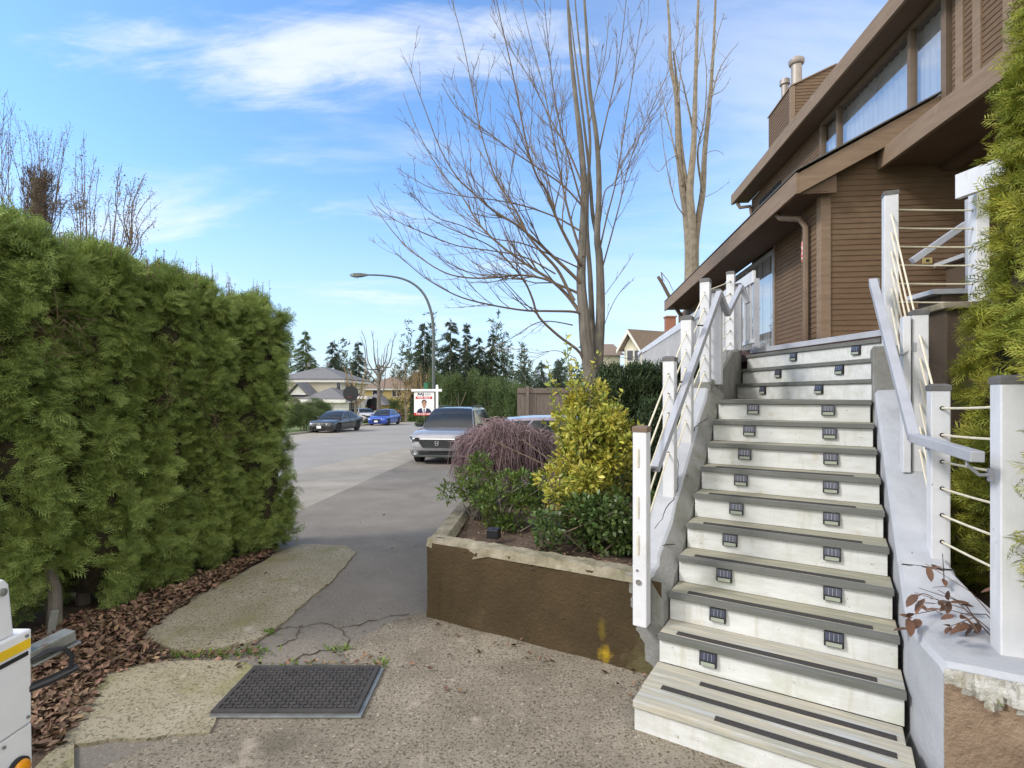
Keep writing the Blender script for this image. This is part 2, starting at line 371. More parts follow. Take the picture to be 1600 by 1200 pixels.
def leaf_tpl(w=.5, fold=.15):        # folded pointed oval along +y, two quads
    v = np.array([[0, 0, 0], [0, .55, -.04], [0, 1, -.12], [w * .5, .42, fold * w], [-w * .5, .42, fold * w]], float)
    f = np.array([[0, 3, 2, 1], [0, 1, 2, 4]]); return v, f
def oval_tpl(w=.5):
    pr = [(0, 0), (.22, .8), (.5, 1), (.78, .7), (1, 0)]
    v = [[0, y, -.16 * y * y] for y, _ in pr] + [[s * w / 2 * k, y, -.16 * y * y + .1 * w * k] for s in (-1, 1) for y, k in pr[1:4]]
    f = [[0, 1, 5, 5], [1, 2, 6, 5], [2, 3, 7, 6], [3, 4, 7, 7], [0, 8, 1, 1], [8, 9, 2, 1], [9, 10, 3, 2], [10, 4, 3, 3]]
    f = [[a, b, c] for a, b, c, d in f] + [[a, c, d] for a, b, c, d in f if c != d]
    return np.array(v, float), np.array(f)
def spray_tpl():                      # a flat fan frond of scale-leaf twigs
    V = []; Fq = []
    def blade(a, d, l, w, dz):
        a = np.array(a); d = np.array(d); d = d / np.linalg.norm(d); s = np.array([-d[1], d[0]])
        k = len(V)
        for q in (a, a + d * l * .5 + s * w, a + d * l, a + d * l * .5 - s * w):
            V.append([q[0], q[1], -.28 * (q[0] ** 2 + q[1] ** 2) + dz])
        Fq.append([k, k + 1, k + 2, k + 3])
    blade((0, 0), (0, 1), 1.0, .026, 0)
    for i, y in enumerate((.08, .26, .44, .62, .78)):
        for sx in (-1, 1):
            y_ = y + .045 * sx; l = .56 - .5 * abs(y - .26)
            blade((0, y_), (sx * .8, .75), l, .027, .03 * (i % 2) * sx)
            if i < 3: blade((sx * .32 * l, y_ + .3 * l), (sx * .12, 1), l * .5, .024, .015)
    return np.array(V, float), np.array(Fq)
def needle_tpl():
    V = []; Fq = []
    for k in range(7):
        a = k * 2.4; y = k / 7
        d = np.array([math.cos(a) * .5, .7, math.sin(a) * .5]); b = np.array([0, y * .9, 0]); s = np.array([-math.sin(a), 0, math.cos(a)]) * .05
        i = len(V); V += [b - s, b + s, b + d * .42]; Fq.append([i, i + 1, i + 2])
    return np.array(V, float), np.array(Fq)

def sheet(poly, dz, m, name, thick=0.0):
    """a ground layer that follows the slope of the terrain"""
    bm = bmesh.new(); vs = [bm.verts.new((x, y, 0)) for x, y in poly]; bm.faces.new(vs)
    for y in GY:
        bmesh.ops.bisect_plane(bm, geom=bm.verts[:] + bm.edges[:] + bm.faces[:], plane_co=(0, y, 0), plane_no=(0, 1, 0))
    bmesh.ops.recalc_face_normals(bm, faces=bm.faces)
    for f in bm.faces:
        if f.normal.z < 0: f.normal_flip()
    if thick:
        r = bmesh.ops.extrude_face_region(bm, geom=bm.faces[:])
        ex = [v for v in r['geom'] if isinstance(v, bmesh.types.BMVert)]
        for v in ex: v.co.z = thick
        exs = set(ex)
    for v in bm.verts: v.co.z += G(v.co.y) + dz
    bmesh.ops.recalc_face_normals(bm, faces=bm.faces)
    me = bpy.data.meshes.new(name); bm.to_mesh(me); bm.free()
    me.materials.append(M[m]); o = bpy.data.objects.new(name, me); COL.objects.link(o)
    o['kind'] = 'structure'
    return o
# ------------------------------------------------------------------ camera, sky, sun
def setup():
    cam = bpy.data.cameras.new('camera'); o = bpy.data.objects.new('camera', cam); COL.objects.link(o)
    cam.sensor_width = 36; cam.lens = 36 * F / 1600; cam.shift_y = (CY - 600) / 1600
    cam.clip_start = .05; cam.clip_end = 3000
    o.location = (0, 0, CAMZ); o.rotation_euler = (R(90), 0, 0); SC.camera = o
    S = Vector((-.76, -.24, .60)).normalized()
    sun = bpy.data.lights.new('sun', 'SUN'); so = bpy.data.objects.new('sun', sun); COL.objects.link(so)
    sun.energy = SUN_E; sun.angle = R(SUN_A); sun.color = (1, .96, .91)
    so.rotation_euler = S.to_track_quat('Z', 'Y').to_euler(); so.location = (-8, -4, 20)
    w = bpy.data.worlds.new('World'); SC.world = w; w.use_nodes = True
    nt = w.node_tree; N = nt.nodes; L = nt.links; bg = N['Background']
    sky = N.new('ShaderNodeTexSky'); sky.sky_type = 'NISHITA'; sky.sun_disc = False
    sky.sun_elevation = math.asin(S.z); sky.sun_rotation = math.atan2(S.x, S.y)
    sky.air_density = 1.0; sky.dust_density = .6; sky.ozone_density = 1.6; sky.altitude = 50
    tc = N.new('ShaderNodeTexCoord'); sep = N.new('ShaderNodeSeparateXYZ'); L.new(tc.outputs['Generated'], sep.inputs[0])
    def math_(op, a, b=None, c=None):
        n = N.new('ShaderNodeMath'); n.operation = op
        for i, v in enumerate((a, b, c)):
            if v is None: continue
            if isinstance(v, (int, float)): n.inputs[i].default_value = v
            else: L.new(v, n.inputs[i])
        return n.outputs[0]
    def rng(v, a, b, c=0, d=1, smooth=True):
        n = N.new('ShaderNodeMapRange'); n.interpolation_type = 'SMOOTHSTEP' if smooth else 'LINEAR'
        L.new(v, n.inputs['Value'])
        for k, q in zip(('From Min', 'From Max', 'To Min', 'To Max'), (a, b, c, d)): n.inputs[k].default_value = q
        return n.outputs['Result']
    # cloud layer: the sky direction projected on a flat layer overhead
    den = math_('ADD', math_('MAXIMUM', sep.outputs['Z'], 0), .1)
    u = math_('DIVIDE', sep.outputs['X'], den); v = math_('DIVIDE', sep.outputs['Y'], den)
    cb = N.new('ShaderNodeCombineXYZ'); L.new(u, cb.inputs[0]); L.new(v, cb.inputs[1])
    def noise(sc, sx, sy, det, rough, off, dist=0):
        mp = N.new('ShaderNodeMapping'); mp.inputs['Scale'].default_value = (sx, sy, 1); mp.inputs['Location'].default_value = off
        mp.inputs['Rotation'].default_value = (0, 0, .35)
        L.new(cb.outputs[0], mp.inputs['Vector'])
        n = N.new('ShaderNodeTexNoise'); n.inputs['Scale'].default_value = sc; n.inputs['Detail'].default_value = det
        n.inputs['Roughness'].default_value = rough; n.inputs['Distortion'].default_value = dist; L.new(mp.outputs[0], n.inputs['Vector']); return n.outputs['Fac']
    wisps = rng(noise(1.5, .55, 1.2, 9, .6, CLOUD_OFF, .5), .47, .74, 0, .75)
    big = rng(noise(.55, .8, 1.1, 4, .5, (4.1, 2.2, 0)), .42, .66)
    # one broad bank of cirrus high over the street, its edge frayed by noise
    fr = noise(2.1, .7, 1.4, 9, .62, (7.3, 1.1, 0), .7)
    du = math_('DIVIDE', math_('SUBTRACT', u, -.44), .80); dv = math_('DIVIDE', math_('SUBTRACT', v, 1.31), .25)
    r2 = math_('ADD', math_('MULTIPLY', du, du), math_('MULTIPLY', dv, dv))
    fr2 = noise(5.5, .45, 1.5, 9, .65, (1.3, 3.1, 0), 1.0)
    bank = rng(math_('SUBTRACT', math_('ADD', math_('MULTIPLY', fr, 2.6), math_('MULTIPLY_ADD', fr2, 1.5, -1.25)), r2), .0, 1.25, 0, .78)
    veil = math_('MULTIPLY', rng(sep.outputs['X'], -.15, .6), .55)
    low = rng(sep.outputs['Z'], .40, .0, 0, .72)
    cl = math_('MAXIMUM', math_('MULTIPLY', wisps, math_('MULTIPLY_ADD', big, .75, .25)), bank)
    cl = math_('MAXIMUM', cl, math_('MULTIPLY', veil, rng(noise(1.2, .5, 1.3, 8, .6, (1.7, 8.2, 0), .6), .3, .65)))
    cl = math_('MINIMUM', cl, .95)
    tint = N.new('ShaderNodeMix'); tint.data_type = 'RGBA'; tint.blend_type = 'MULTIPLY'; tint.inputs['Factor'].default_value = 1
    L.new(sky.outputs[0], tint.inputs['A']); tint.inputs['B'].default_value = (*SKY_TINT, 1)
    mx = N.new('ShaderNodeMix'); mx.data_type = 'RGBA'; L.new(cl, mx.inputs['Factor']); L.new(tint.outputs['Result'], mx.inputs['A'])
    mx.inputs['B'].default_value = (*CLOUD, 1)
    m3 = N.new('ShaderNodeMix'); m3.data_type = 'RGBA'; L.new(low, m3.inputs['Factor']); L.new(tint.outputs['Result'], m3.inputs['A']); m3.inputs['B'].default_value = (2.55, 2.95, 3.42, 1); L.new(m3.outputs['Result'], mx.inputs['A'])
    # unseen bright cloud added behind the camera as neutral fill light
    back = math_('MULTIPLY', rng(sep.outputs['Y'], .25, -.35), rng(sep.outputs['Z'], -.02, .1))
    m2 = N.new('ShaderNodeMix'); m2.data_type = 'RGBA'; L.new(math_('MULTIPLY', back, .9), m2.inputs['Factor']); L.new(mx.outputs['Result'], m2.inputs['A']); m2.inputs['B'].default_value = (*CLOUD_FILL, 1); mx = m2
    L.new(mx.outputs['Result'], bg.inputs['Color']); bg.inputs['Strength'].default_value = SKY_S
    SC.view_settings.view_transform = 'Standard'; SC.view_settings.look = 'None'; SC.view_settings.exposure = EXPO; SC.view_settings.gamma = 1
    SC.render.engine = 'CYCLES'; SC.cycles.max_bounces = 8; SC.cycles.transparent_max_bounces = 12
    try: SC.cycles.use_denoising = True
    except Exception: pass
SUN_E, SUN_A, SKY_S, EXPO = 1.5, 10.0, .15, .95
SKY_TINT = (.72, .93, 1.12); CLOUD = (3.7, 3.85, 4.1); CLOUD_OFF = (2.3, 5.6, 0); CLOUD_FILL = (8.7, 8.35, 7.85)
setup()

# ------------------------------------------------------------------ ground
def rough(poly, step, amp, seed=1, open_=False):
    r = random.Random(seed); out = []
    for i, a in enumerate(poly):
        if open_ and i == len(poly) - 1: out.append(a); break
        b = poly[(i + 1) % len(poly)]; l = math.dist(a, b); n = max(1, int(l / step))
        for k in range(n):
            t = k / n; out.append((a[0] + (b[0] - a[0]) * t + r.uniform(-amp, amp), a[1] + (b[1] - a[1]) * t + r.uniform(-amp, amp)))
    return out
def gp(*pts): return [onground(*p) for p in pts]
sheet([(-300, -60), (300, -60), (300, 500), (-300, 500)], -.02, 'lawn', 'ground')
sheet([(-10.6, -40), (-7.6, -40), (-6.4, 6), (-5.76, 14.1), (-4.4, 23), (-4.0, 30), (-3.2, 47), (60, 49), (60, 57), (-10.6, 56.5)], .004, 'road', 'road')
sheet([(-13.3, -40), (-10.6, -40), (-10.6, 56.5), (-13.3, 56.5)], .004, 'strip', 'street_gutter')
sheet([(-13.45, -40), (-13.3, -40), (-13.3, 58), (-13.45, 58)], 0, 'strip', 'kerb', thick=.12)
sheet([(-3.68, 6.0), (-3.29, 16.2), (-2.9, 24), (-2.4, 30), (-1.9, 47), (-3.2, 47), (-4.0, 30), (-4.4, 23), (-5.76, 14.1), (-6.4, 6), (-7.6, -40), (-4.6, -40)], .004, 'strip', 'pavement')
sheet([(-3.2, 1.0), (-2.75, 5.9), (-3.68, 6.0), (-3.29, 16.2), (-2.9, 24), (9, 24), (9, 4.6), (1, 3.6), (3, 1.0), (3, -3), (-3, -3)], .005, 'asphalt', 'driveway')
sheet(rough([(-3.2, -3), (-2.3, 2.4), (-2.55, 3.4), (-2.15, 4.1), (-2.7, 6.2), (-3.0, 6.4), (-4.6, 4), (-4.9, -3)], .2, .03, 3), .009, 'dirt', 'hedge_soil')
pad = rough(gp((667, 958), (634, 966), (600, 978), (560, 1003), (537, 1024), (552, 1046)), .09, .015, 5, True) + gp((400, 1052), (342, 1118)) + [(-2.3, 2.3), (-2.3, .3)] + [(-.6, .3), (3.2, .3), (2.4, 2.6), (1.0, 3.8)]
sheet(pad, .013, 'pad', 'concrete_pad')
sheet(rough(gp((210, 998), (280, 1022), (332, 1020), (400, 1005), (432, 986), (480, 942), (520, 910), (556, 866), (540, 855), (470, 853), (430, 864), (420, 876), (360, 908), (312, 932), (256, 960)), .07, .012, 6), .002, 'slab', 'concrete_slab', thick=.024)
sheet(rough(gp((90, 1170), (140, 1085), (172, 1056), (224, 1041), (320, 1036), (384, 1040), (404, 1054), (346, 1110), (330, 1150)), .07, .012, 8) + [(-1.75, 2.1), (-1.6, .2), (-2.6, .2), (-2.2, 1.9)], .002, 'slab', 'concrete_slab_near', thick=.022)

def inpoly(x, y, poly):
    c = False; n = len(poly)
    for i in range(n):
        x1, y1 = poly[i]; x2, y2 = poly[i - 1]
        if (y1 > y) != (y2 > y) and x < (x2 - x1) * (y - y1) / (y2 - y1) + x1: c = not c
    return c
def leaves():
    reg = gp((-60, 1180), (20, 1010), (120, 968), (250, 930), (350, 893), (432, 858), (432, 866), (312, 936), (262, 966), (222, 1000), (262, 1022), (330, 1026), (400, 1010), (405, 1035), (320, 1037), (224, 1044), (172, 1060), (125, 1122), (90, 1180))
    pts = []
    r = random.Random(4)
    while len(pts) < 5200:
        x = r.uniform(-4.4, -1.3); y = r.uniform(1.9, 6.6)
        if not inpoly(x, y, reg): continue
        px = CX + F * x / y; py = CY + F * CAMZ / y
        if px > 240 and py > 985 and r.random() > .22: continue
        pts.append((x, y, r.uniform(.012, .05)))
    n = len(pts); org = np.array(pts)
    dirs = np.stack([RNG.normal(size=n), RNG.normal(size=n), RNG.normal(size=n) * .3], 1)
    ups = np.stack([RNG.normal(size=n) * .5, RNG.normal(size=n) * .5, np.ones(n)], 1)
    tv, tf = leaf_tpl(.62, .3); tv[2, 2] = .18; tv[1, 2] = -.08
    sc = RNG.uniform(.025, .072, n)
    V, Fq = scatter(tv, tf, org, frames(dirs, ups), sc)
    V[:, 2] = np.maximum(V[:, 2], .012)
    tag(raw('fallen_leaves', V, Fq, 'leaf_litter'), 'brown fallen leaves lying in a drift along the hedge base', 'leaves', kind='stuff')
    # loose leaves elsewhere: along the planter wall, by the stair foot, on the slabs
    spots = [(1000, 1070, 26, 30, 22), (700, 985, 30, 9, 6), (780, 1015, 40, 12, 10), (880, 1040, 40, 10, 8), (480, 1045, 70, 5, 26), (330, 960, 60, 30, 5), (680, 1060, 60, 30, 6), (470, 900, 40, 30, 4), (620, 840, 30, 30, 5), (560, 1040, 30, 10, 8)]
    org = []
    for px, py, sx, sy, k in spots:
        for _ in range(k):
            x, y = onground(px + r.gauss(0, sx), max(700, py + r.gauss(0, sy))); org.append((x, y, .03 if px > 440 else .06))
    org = np.array(org); n = len(org)
    V, Fq = scatter(tv, tf, org, frames(np.stack([RNG.normal(size=n), RNG.normal(size=n), RNG.normal(size=n) * .25], 1), np.stack([RNG.normal(size=n) * .35, RNG.normal(size=n) * .35, np.ones(n)], 1)), RNG.uniform(.025, .055, n))
    tag(raw('loose_leaves', V, Fq, 'leaf_litter'), 'few loose brown leaves scattered over the concrete and by the planter', 'leaves', kind='stuff')
leaves()

def weeds():
    r = random.Random(9); org = []; dr = []
    tufts = [(290, 1028, 30, 22), (395, 1022, 26, 16), (420, 992, 10, 14), (530, 1018, 18, 10), (470, 1042, 60, 14), (600, 1040, 12, 8), (350, 1026, 40, 22)]
    for px, py, s, k in tufts:
        for _ in range(k * 4):
            x, y = onground(px + r.gauss(0, s * .6), py + r.gauss(0, 3)); org.append((x, y, .01)); dr.append((r.gauss(0, .6), r.gauss(0, .6), r.uniform(.4, 1)))
    org = np.array(org); dr = np.array(dr); n = len(org)
    tv, tf = leaf_tpl(.28, .1)
    V, Fq = scatter(tv, tf, org, frames(dr, unit(n)), RNG.uniform(.02, .06, n))
    tag(raw('weeds', V, Fq, 'weed'), 'small green weeds growing in the cracks between the slabs', 'weeds', kind='stuff')
weeds()
def pebbles():
    r = random.Random(19); org = []
    reg = [(560, 1010, 60, 14, 60), (760, 1010, 60, 22, 110), (640, 1060, 120, 40, 170), (900, 1060, 70, 22, 90), (480, 1000, 60, 20, 60), (380, 950, 70, 40, 50), (560, 900, 50, 60, 60), (250, 1060, 60, 25, 60), (990, 1075, 20, 12, 40), (340, 1030, 70, 6, 120), (560, 980, 50, 8, 70)]
    for px, py, sx, sy, k in reg:
        for _ in range(k):
            x, y = onground(px + r.gauss(0, sx), max(760, py + r.gauss(0, sy)))
            if x < .93 - (y - 3.4) * 1.4 and (Vector((x, y, 0)) - Vector((-.717, 4.42, 0))).dot(Vector((.491, .871, 0))) < -.005: org.append((x, y, .016))
    org = np.array(org); n = len(org)
    tv = np.array([[1, 0, 0], [0, 1, 0], [-1, 0, 0], [0, -1, 0], [0, 0, .7], [0, 0, -.7]], float); tf = np.array([[0, 1, 4], [1, 2, 4], [2, 3, 4], [3, 0, 4], [1, 0, 5], [2, 1, 5], [3, 2, 5], [0, 3, 5]])
    V, Fq = scatter(tv, tf, org, frames(unit(n) * np.array([1, 1, .2]), np.array([[0, 0, 1.]] * n) + unit(n) * .3), RNG.uniform(.003, .011, n) * RNG.uniform(.5, 1, n))
    tag(raw('loose_gravel', V, Fq, 'gravelbit'), 'loose grit and small stones lying on the driveway and slabs', 'gravel', kind='stuff')
pebbles()
# cracks in the asphalt: thin dark gaps
def cracks():
    mb = MB()
    for pts in ([(400, 1008), (438, 984), (470, 982), (500, 975), (530, 983), (560, 978), (600, 968), (640, 962)], [(445, 1040), (470, 1028), (505, 1018), (535, 1015)], [(400, 1050), (352, 1112), (334, 1122)], [(530, 983), (545, 1000), (538, 1020)], [(470, 982), (462, 1000), (432, 1012)]):
        r = random.Random(len(pts)); q = []
        for a, b in zip(pts, pts[1:]):
            for k in range(5): q.append((a[0] + (b[0] - a[0]) * k / 5 + r.uniform(-2, 2), a[1] + (b[1] - a[1]) * k / 5 + r.uniform(-2, 2)))
        q.append(pts[-1]); g = [onground(*p) for p in q]
        mb.tube([(x, y, .011) for x, y in g], [r.uniform(.0015, .005) for _ in g], 4)
    o = mb.build('asphalt_cracks', 'dirt'); o['kind'] = 'structure'
cracks()

# ------------------------------------------------------------------ doormat on a steel cover
def doormat():
    c = thing('cover_plate', 'grey steel cover plate under the black rubber mat', 'plate', (-1.3, 3.27, .013))
    MB().box((-1.305, 3.28, .021), (.88, .54, .014)).build('plate', 'steel', c, bevel=.003)
    t = thing('doormat', 'black rubber door mat with woven pattern lying on the concrete', 'mat', (-1.32, 3.3, .026))
    W, D = .86, .52
    MB().box((0, 0, .004), (W, D, .008)).build('mat_base', 'rubber', t, local=True, bevel=.002)
    mb = MB()
    for s in (-1, 1):
        mb.box((0, s * (D / 2 - .016), .01), (W, .03, .013)); mb.box((s * (W / 2 - .016), 0, .0102), (.03, D - .062, .0126))
    mb.build('rim', 'rubber', t, local=True, bevel=.004)
    mb = MB(); nx, ny = 24, 14; sx = (W - .07) / nx; sy = (D - .07) / ny
    for i in range(nx):
        for j in range(ny):
            x = -W / 2 + .035 + (i + .5) * sx; y = -D / 2 + .035 + (j + .5) * sy
            if (i + j) % 2: mb.box((x, y, .0115), (sx * 1.28, sy * .46, .009), rz=.0)
            else: mb.box((x, y, .0105), (sx * .46, sy * 1.28, .0075))
    mb.build('woven_ribs', 'rubber', t, local=True, bevel=.0015, segs=1)
doormat()

# ------------------------------------------------------------------ planter with brown wall
WA, WB = Vector((-.717, 4.42, 0)), Vector((.985, 3.46, 0))
def planter():
    t = thing('planter_wall', 'low brown painted concrete planter wall with worn bare concrete top', 'wall', (WA.x, WA.y, 0))
    d = (WB - WA).normalized(); n = Vector((-d.y, d.x, 0)); L = (WB - WA).length; H = .635
    r = random.Random(2)
    # painted face: a finely cut sheet with slight unevenness
    mb = MB(); nx, nz = 60, 18; vs = []
    for k in range(nz + 1):
        for i in range(nx + 1):
            z = -.05 + (H + .05) * k / nz
            off = .006 * math.sin(i * .31 + k * .2) + r.uniform(-.0025, .0025) + (.012 * (1 - min(1, k / 4)) * -1)
            if k == nz: off += .006
            p = WA + d * (L * i / nx) + n * off; vs.append((p.x, p.y, z))
    fs = [(k * (nx + 1) + i, k * (nx + 1) + i + 1, (k + 1) * (nx + 1) + i + 1, (k + 1) * (nx + 1) + i) for k in range(nz) for i in range(nx)]
    mb.add(vs, fs); mb.build('front_face', 'brownwall', t, smooth=True)
    mb = MB(); q = WA + n * .02
    mb.prism([q, q + d * (L - .13), q + d * (L - .13) + n * .14, q + n * .14], (0, 0, H - .02)); mb.build('core', 'walltop', t)
    lx = Vector((-.56, 6.6, 0))
    mb = MB(); mb.prism([WA + n * .17, WA + n * .02 + Vector((-.0, 0, 0)), WA + n * .02 + Vector((.16, 0, 0)), Vector((-.38, 6.6, 0)), lx], (0, 0, H)); mb.build('side_wall', 'brownwall', t)
    # worn top: lumpy, chipped away near the left corner
    mb = MB(); nx, ny = 90, 8; vs = []
    for j in range(ny + 1):
        for i in range(nx + 1):
            u = i / nx; w = j / ny
            chip = max(0, 1 - abs(u - .17) / .16) * max(0, 1 - w / .75)
            z = H + .035 + .006 * math.sin(i * .5) * math.sin(j) + r.uniform(-.004, .004) - chip * (.05 + r.uniform(0, .03))
            if j in (0, ny): z = H - .03 - chip * .09 * (j == 0)
            off = -.012 + .18 * w + (chip * .03 + r.uniform(-.002, .005) if j == 0 else 0)
            p = WA + d * ((L - .11) * u) + n * off; vs.append((p.x, p.y, z))
    fs = [(k * (nx + 1) + i, k * (nx + 1) + i + 1, (k + 1) * (nx + 1) + i + 1, (k + 1) * (nx + 1) + i) for k in range(ny) for i in range(nx)]
    mb.add(vs, fs); mb.build('worn_top', 'walltop', t, smooth=True)
    mb = MB(); vs = []; nx, ny = 30, 5
    for j in range(ny + 1):
        for i in range(nx + 1):
            u = i / nx; w = j / ny; a = WA + Vector((-.015, .02, 0)); b = lx + Vector((-.015, 0, 0))
            p = a.lerp(b, u) + Vector((.21 * w, 0, 0)); z = H + .032 + r.uniform(-.005, .005) + (-.06 if j in (0, ny) else 0); vs.append((p.x, p.y, z))
    fs = [(k * (nx + 1) + i, k * (nx + 1) + i + 1, (k + 1) * (nx + 1) + i + 1, (k + 1) * (nx + 1) + i) for k in range(ny) for i in range(nx)]
    mb.add(vs, fs); mb.build('worn_side_top', 'walltop', t, smooth=True)
    # lichen stain: a thin yellow crust low on the wall
    # soil
    nx = 40; vs = []; fs = []
    mb = MB(); r = random.Random(3)
    for j in range(nx + 1):
        for i in range(nx + 1):
            x = -.5 + 4.2 * i / nx; y = 3.45 + 6.2 * j / nx
            vs.append((x, y, .585 + r.uniform(-.015, .015) + .03 * math.sin(x * 5) * math.cos(y * 4)))
    def keep(i, j):
        x = -.5 + 4.2 * (i + .5) / nx; y = 3.45 + 6.2 * (j + .5) / nx
        p = Vector((x, y, 0)) - WA
        if p.dot(n) < .06: return False
        e = Vector((x - .922, y - 3.316, 0)); w = e.x * TH_T.x + e.y * TH_T.y; s = e.x * TH_D.x + e.y * TH_D.y
        return not (w > -.2 and s < 2.3) and x < 1.95 + (y - 5) * .62 + 1.6
    for j in range(nx):
        for i in range(nx):
            if keep(i, j): k = j * (nx + 1) + i; fs.append((k, k + 1, k + nx + 2, k + nx + 1))
    mb.add(vs, fs); o = mb.build('planter_soil', 'soil', smooth=True); o['kind'] = 'structure'
    # wood chips and litter on the soil
    org = []
    r = random.Random(6)
    while len(org) < 900:
        x = r.uniform(-.45, 1.6); y = r.uniform(3.7, 6.3)
        if (Vector((x, y, 0)) - WA).dot(n) > .2 and x < .95 + (y - 3.5) * .5: org.append((x, y, .6 + r.uniform(0, .02)))
    org = np.array(org); k = len(org); tv, tf = leaf_tpl(.5, .2)
    V, Fq = scatter(tv, tf, org, frames(np.stack([RNG.normal(size=k), RNG.normal(size=k), RNG.normal(size=k) * .2], 1), np.stack([RNG.normal(size=k) * .3, RNG.normal(size=k) * .3, np.ones(k)], 1)), RNG.uniform(.02, .05, k))
    tag(raw('bark_mulch', V, Fq, 'leaf_litter'), 'brown bark mulch and dead leaves on the planter soil', 'mulch', kind='stuff')
TH = R(31.9); TH_T = Vector((math.cos(TH), -math.sin(TH), 0)); TH_D = Vector((math.sin(TH), math.cos(TH), 0))
planter()
SB = Vector((.922, 3.316, 0)); RISE, RUN, ZJ = .183, .2414, .366
def S3(w, s, z): return SB + TH_T * w + TH_D * s + Vector((0, 0, z))
def nz(s): return ZJ + RISE / RUN * s

# ------------------------------------------------------------------ staircase
Dl, Dr = S3(0, 8 * RUN, 0), S3(1.2, 8 * RUN, 0)
LEV = [ZJ + 9 * RISE, ZJ + 10 * RISE, ZJ + 11 * RISE]
NL = [Vector((2.73, 6.4, 0)), Vector((2.84, 6.5, 0)), Vector((2.95, 6.62, 0)), Vector((3.12, 6.85, 0))]
NR = [Vector((3.08, 4.5, 0)), Vector((3.13, 4.56, 0)), Vector((3.27, 4.66, 0)), Vector((3.40, 4.78, 0))]
PLZ = 2.475
def stairs():
    st = thing('staircase', 'steep white staircase with grey treads and black grip strips climbing to the porch', 'stairs', tuple(SB), -TH)
    def wid(i): return 1.262 - .0078 * max(i, 0)
    for i in range(-1, 9):
        z = ZJ + i * RISE; y0 = i * RUN; w = wid(i)
        if i == -1:
            y0 = -2 * RUN
            mb = MB(); e = RUN * 2 + .02
            for k in range(3): mb.box((w / 2 + (0, .0, -.01)[k] , y0 + e * (k + .5) / 3, z - .02), (w + (0, .01, -.01)[k], e / 3 - .006, .04))
            tr = mb.build('tread', 'treadlow', st, local=True, bevel=.004)
            for yy, xa, xb in ((.07, .42, w - .1), (.215, .1, w - .06), (.37, .28, w - .05)):
                MB().box(((xa + xb) / 2, y0 + yy, z + .0015), (xb - xa, .045, .003)).build('grip_strip', 'grip', tr, local=True)
        elif i < 8:
            tr = MB().box((w / 2, y0 + .04 + (RUN - .005) / 2, z - .017), (w - .004, RUN - .01, .03)).build('tread', 'treadlow' if i == 0 else 'tread', st, local=True, bevel=.002)
            MB().box((w / 2, y0 + .017, z - .0185), (w, .042, .037)).build('nosing', 'nosing', tr, local=True, bevel=.003)
            if i < 6:
                xb = w - .12 - .01 * i
                MB().box(((.1 + xb) / 2 + .01 * (i % 2), y0 + .075, z - .0005), (xb - .1, .05, .004)).build('grip_strip', 'grip', tr, local=True)
        h0 = (z - RISE) if i > -1 else 0
        yr = y0 + .022
        MB().box((w / 2 - .002, yr + .011, (h0 + z - .04) / 2), (w - .012, .022, z - .04 - h0)).build('riser', 'riser', st, local=True, bevel=.002)
    # landing and the three turned steps
    def poly(name, pts, z0, z1, m, bev=.003, parent=st): return MB().prism([Vector((p.x, p.y, z0)) for p in pts], (0, 0, z1 - z0)).build(name, m, parent, bevel=bev)
    zD = ZJ + 8 * RISE
    tr = poly('landing', [Dl + TH_D * .04, Dr + TH_D * .04, NR[0], NL[0]], zD - .04, zD - .002, 'tread')
    poly('nosing', [Dl - TH_D * .004, Dr - TH_D * .004, Dr + TH_D * .038, Dl + TH_D * .038], zD - .037, zD, 'nosing', .003, tr)
    for k in range(3):
        a, b = NL[k], NR[k]; dv = (b - a).normalized(); n = Vector((-dv.y, dv.x, 0))
        a2, b2 = NL[k + 1], NR[k + 1]; n2 = n if n.x > 0 else -n
        z = LEV[k]
        tr = poly('tread', [a + n2 * .042, b + n2 * .042, b2, a2], z - .035, z - .003, 'tread')
        poly('nosing', [a, b, b + n2 * .04, a + n2 * .04], z - .037, z, 'nosing', .003, tr)
        zl = z - RISE
        poly('riser', [a + n2 * .02, b + n2 * .02, b + n2 * .042, a + n2 * .042], zl, z - .038, 'riser', .002)
    a, b = NL[3], NR[3]; n2 = Vector((.97, .2, 0))
    poly('platform_board', [a, b, b + n2 * .04, a + n2 * .04], LEV[2], PLZ - .06, 'maroon')
    poly('platform_edge', [a - n2 * .012, b - n2 * .012, b + n2 * .06, a + n2 * .06], PLZ - .058, PLZ, 'rail', .004)
    return st
STAIR = stairs()

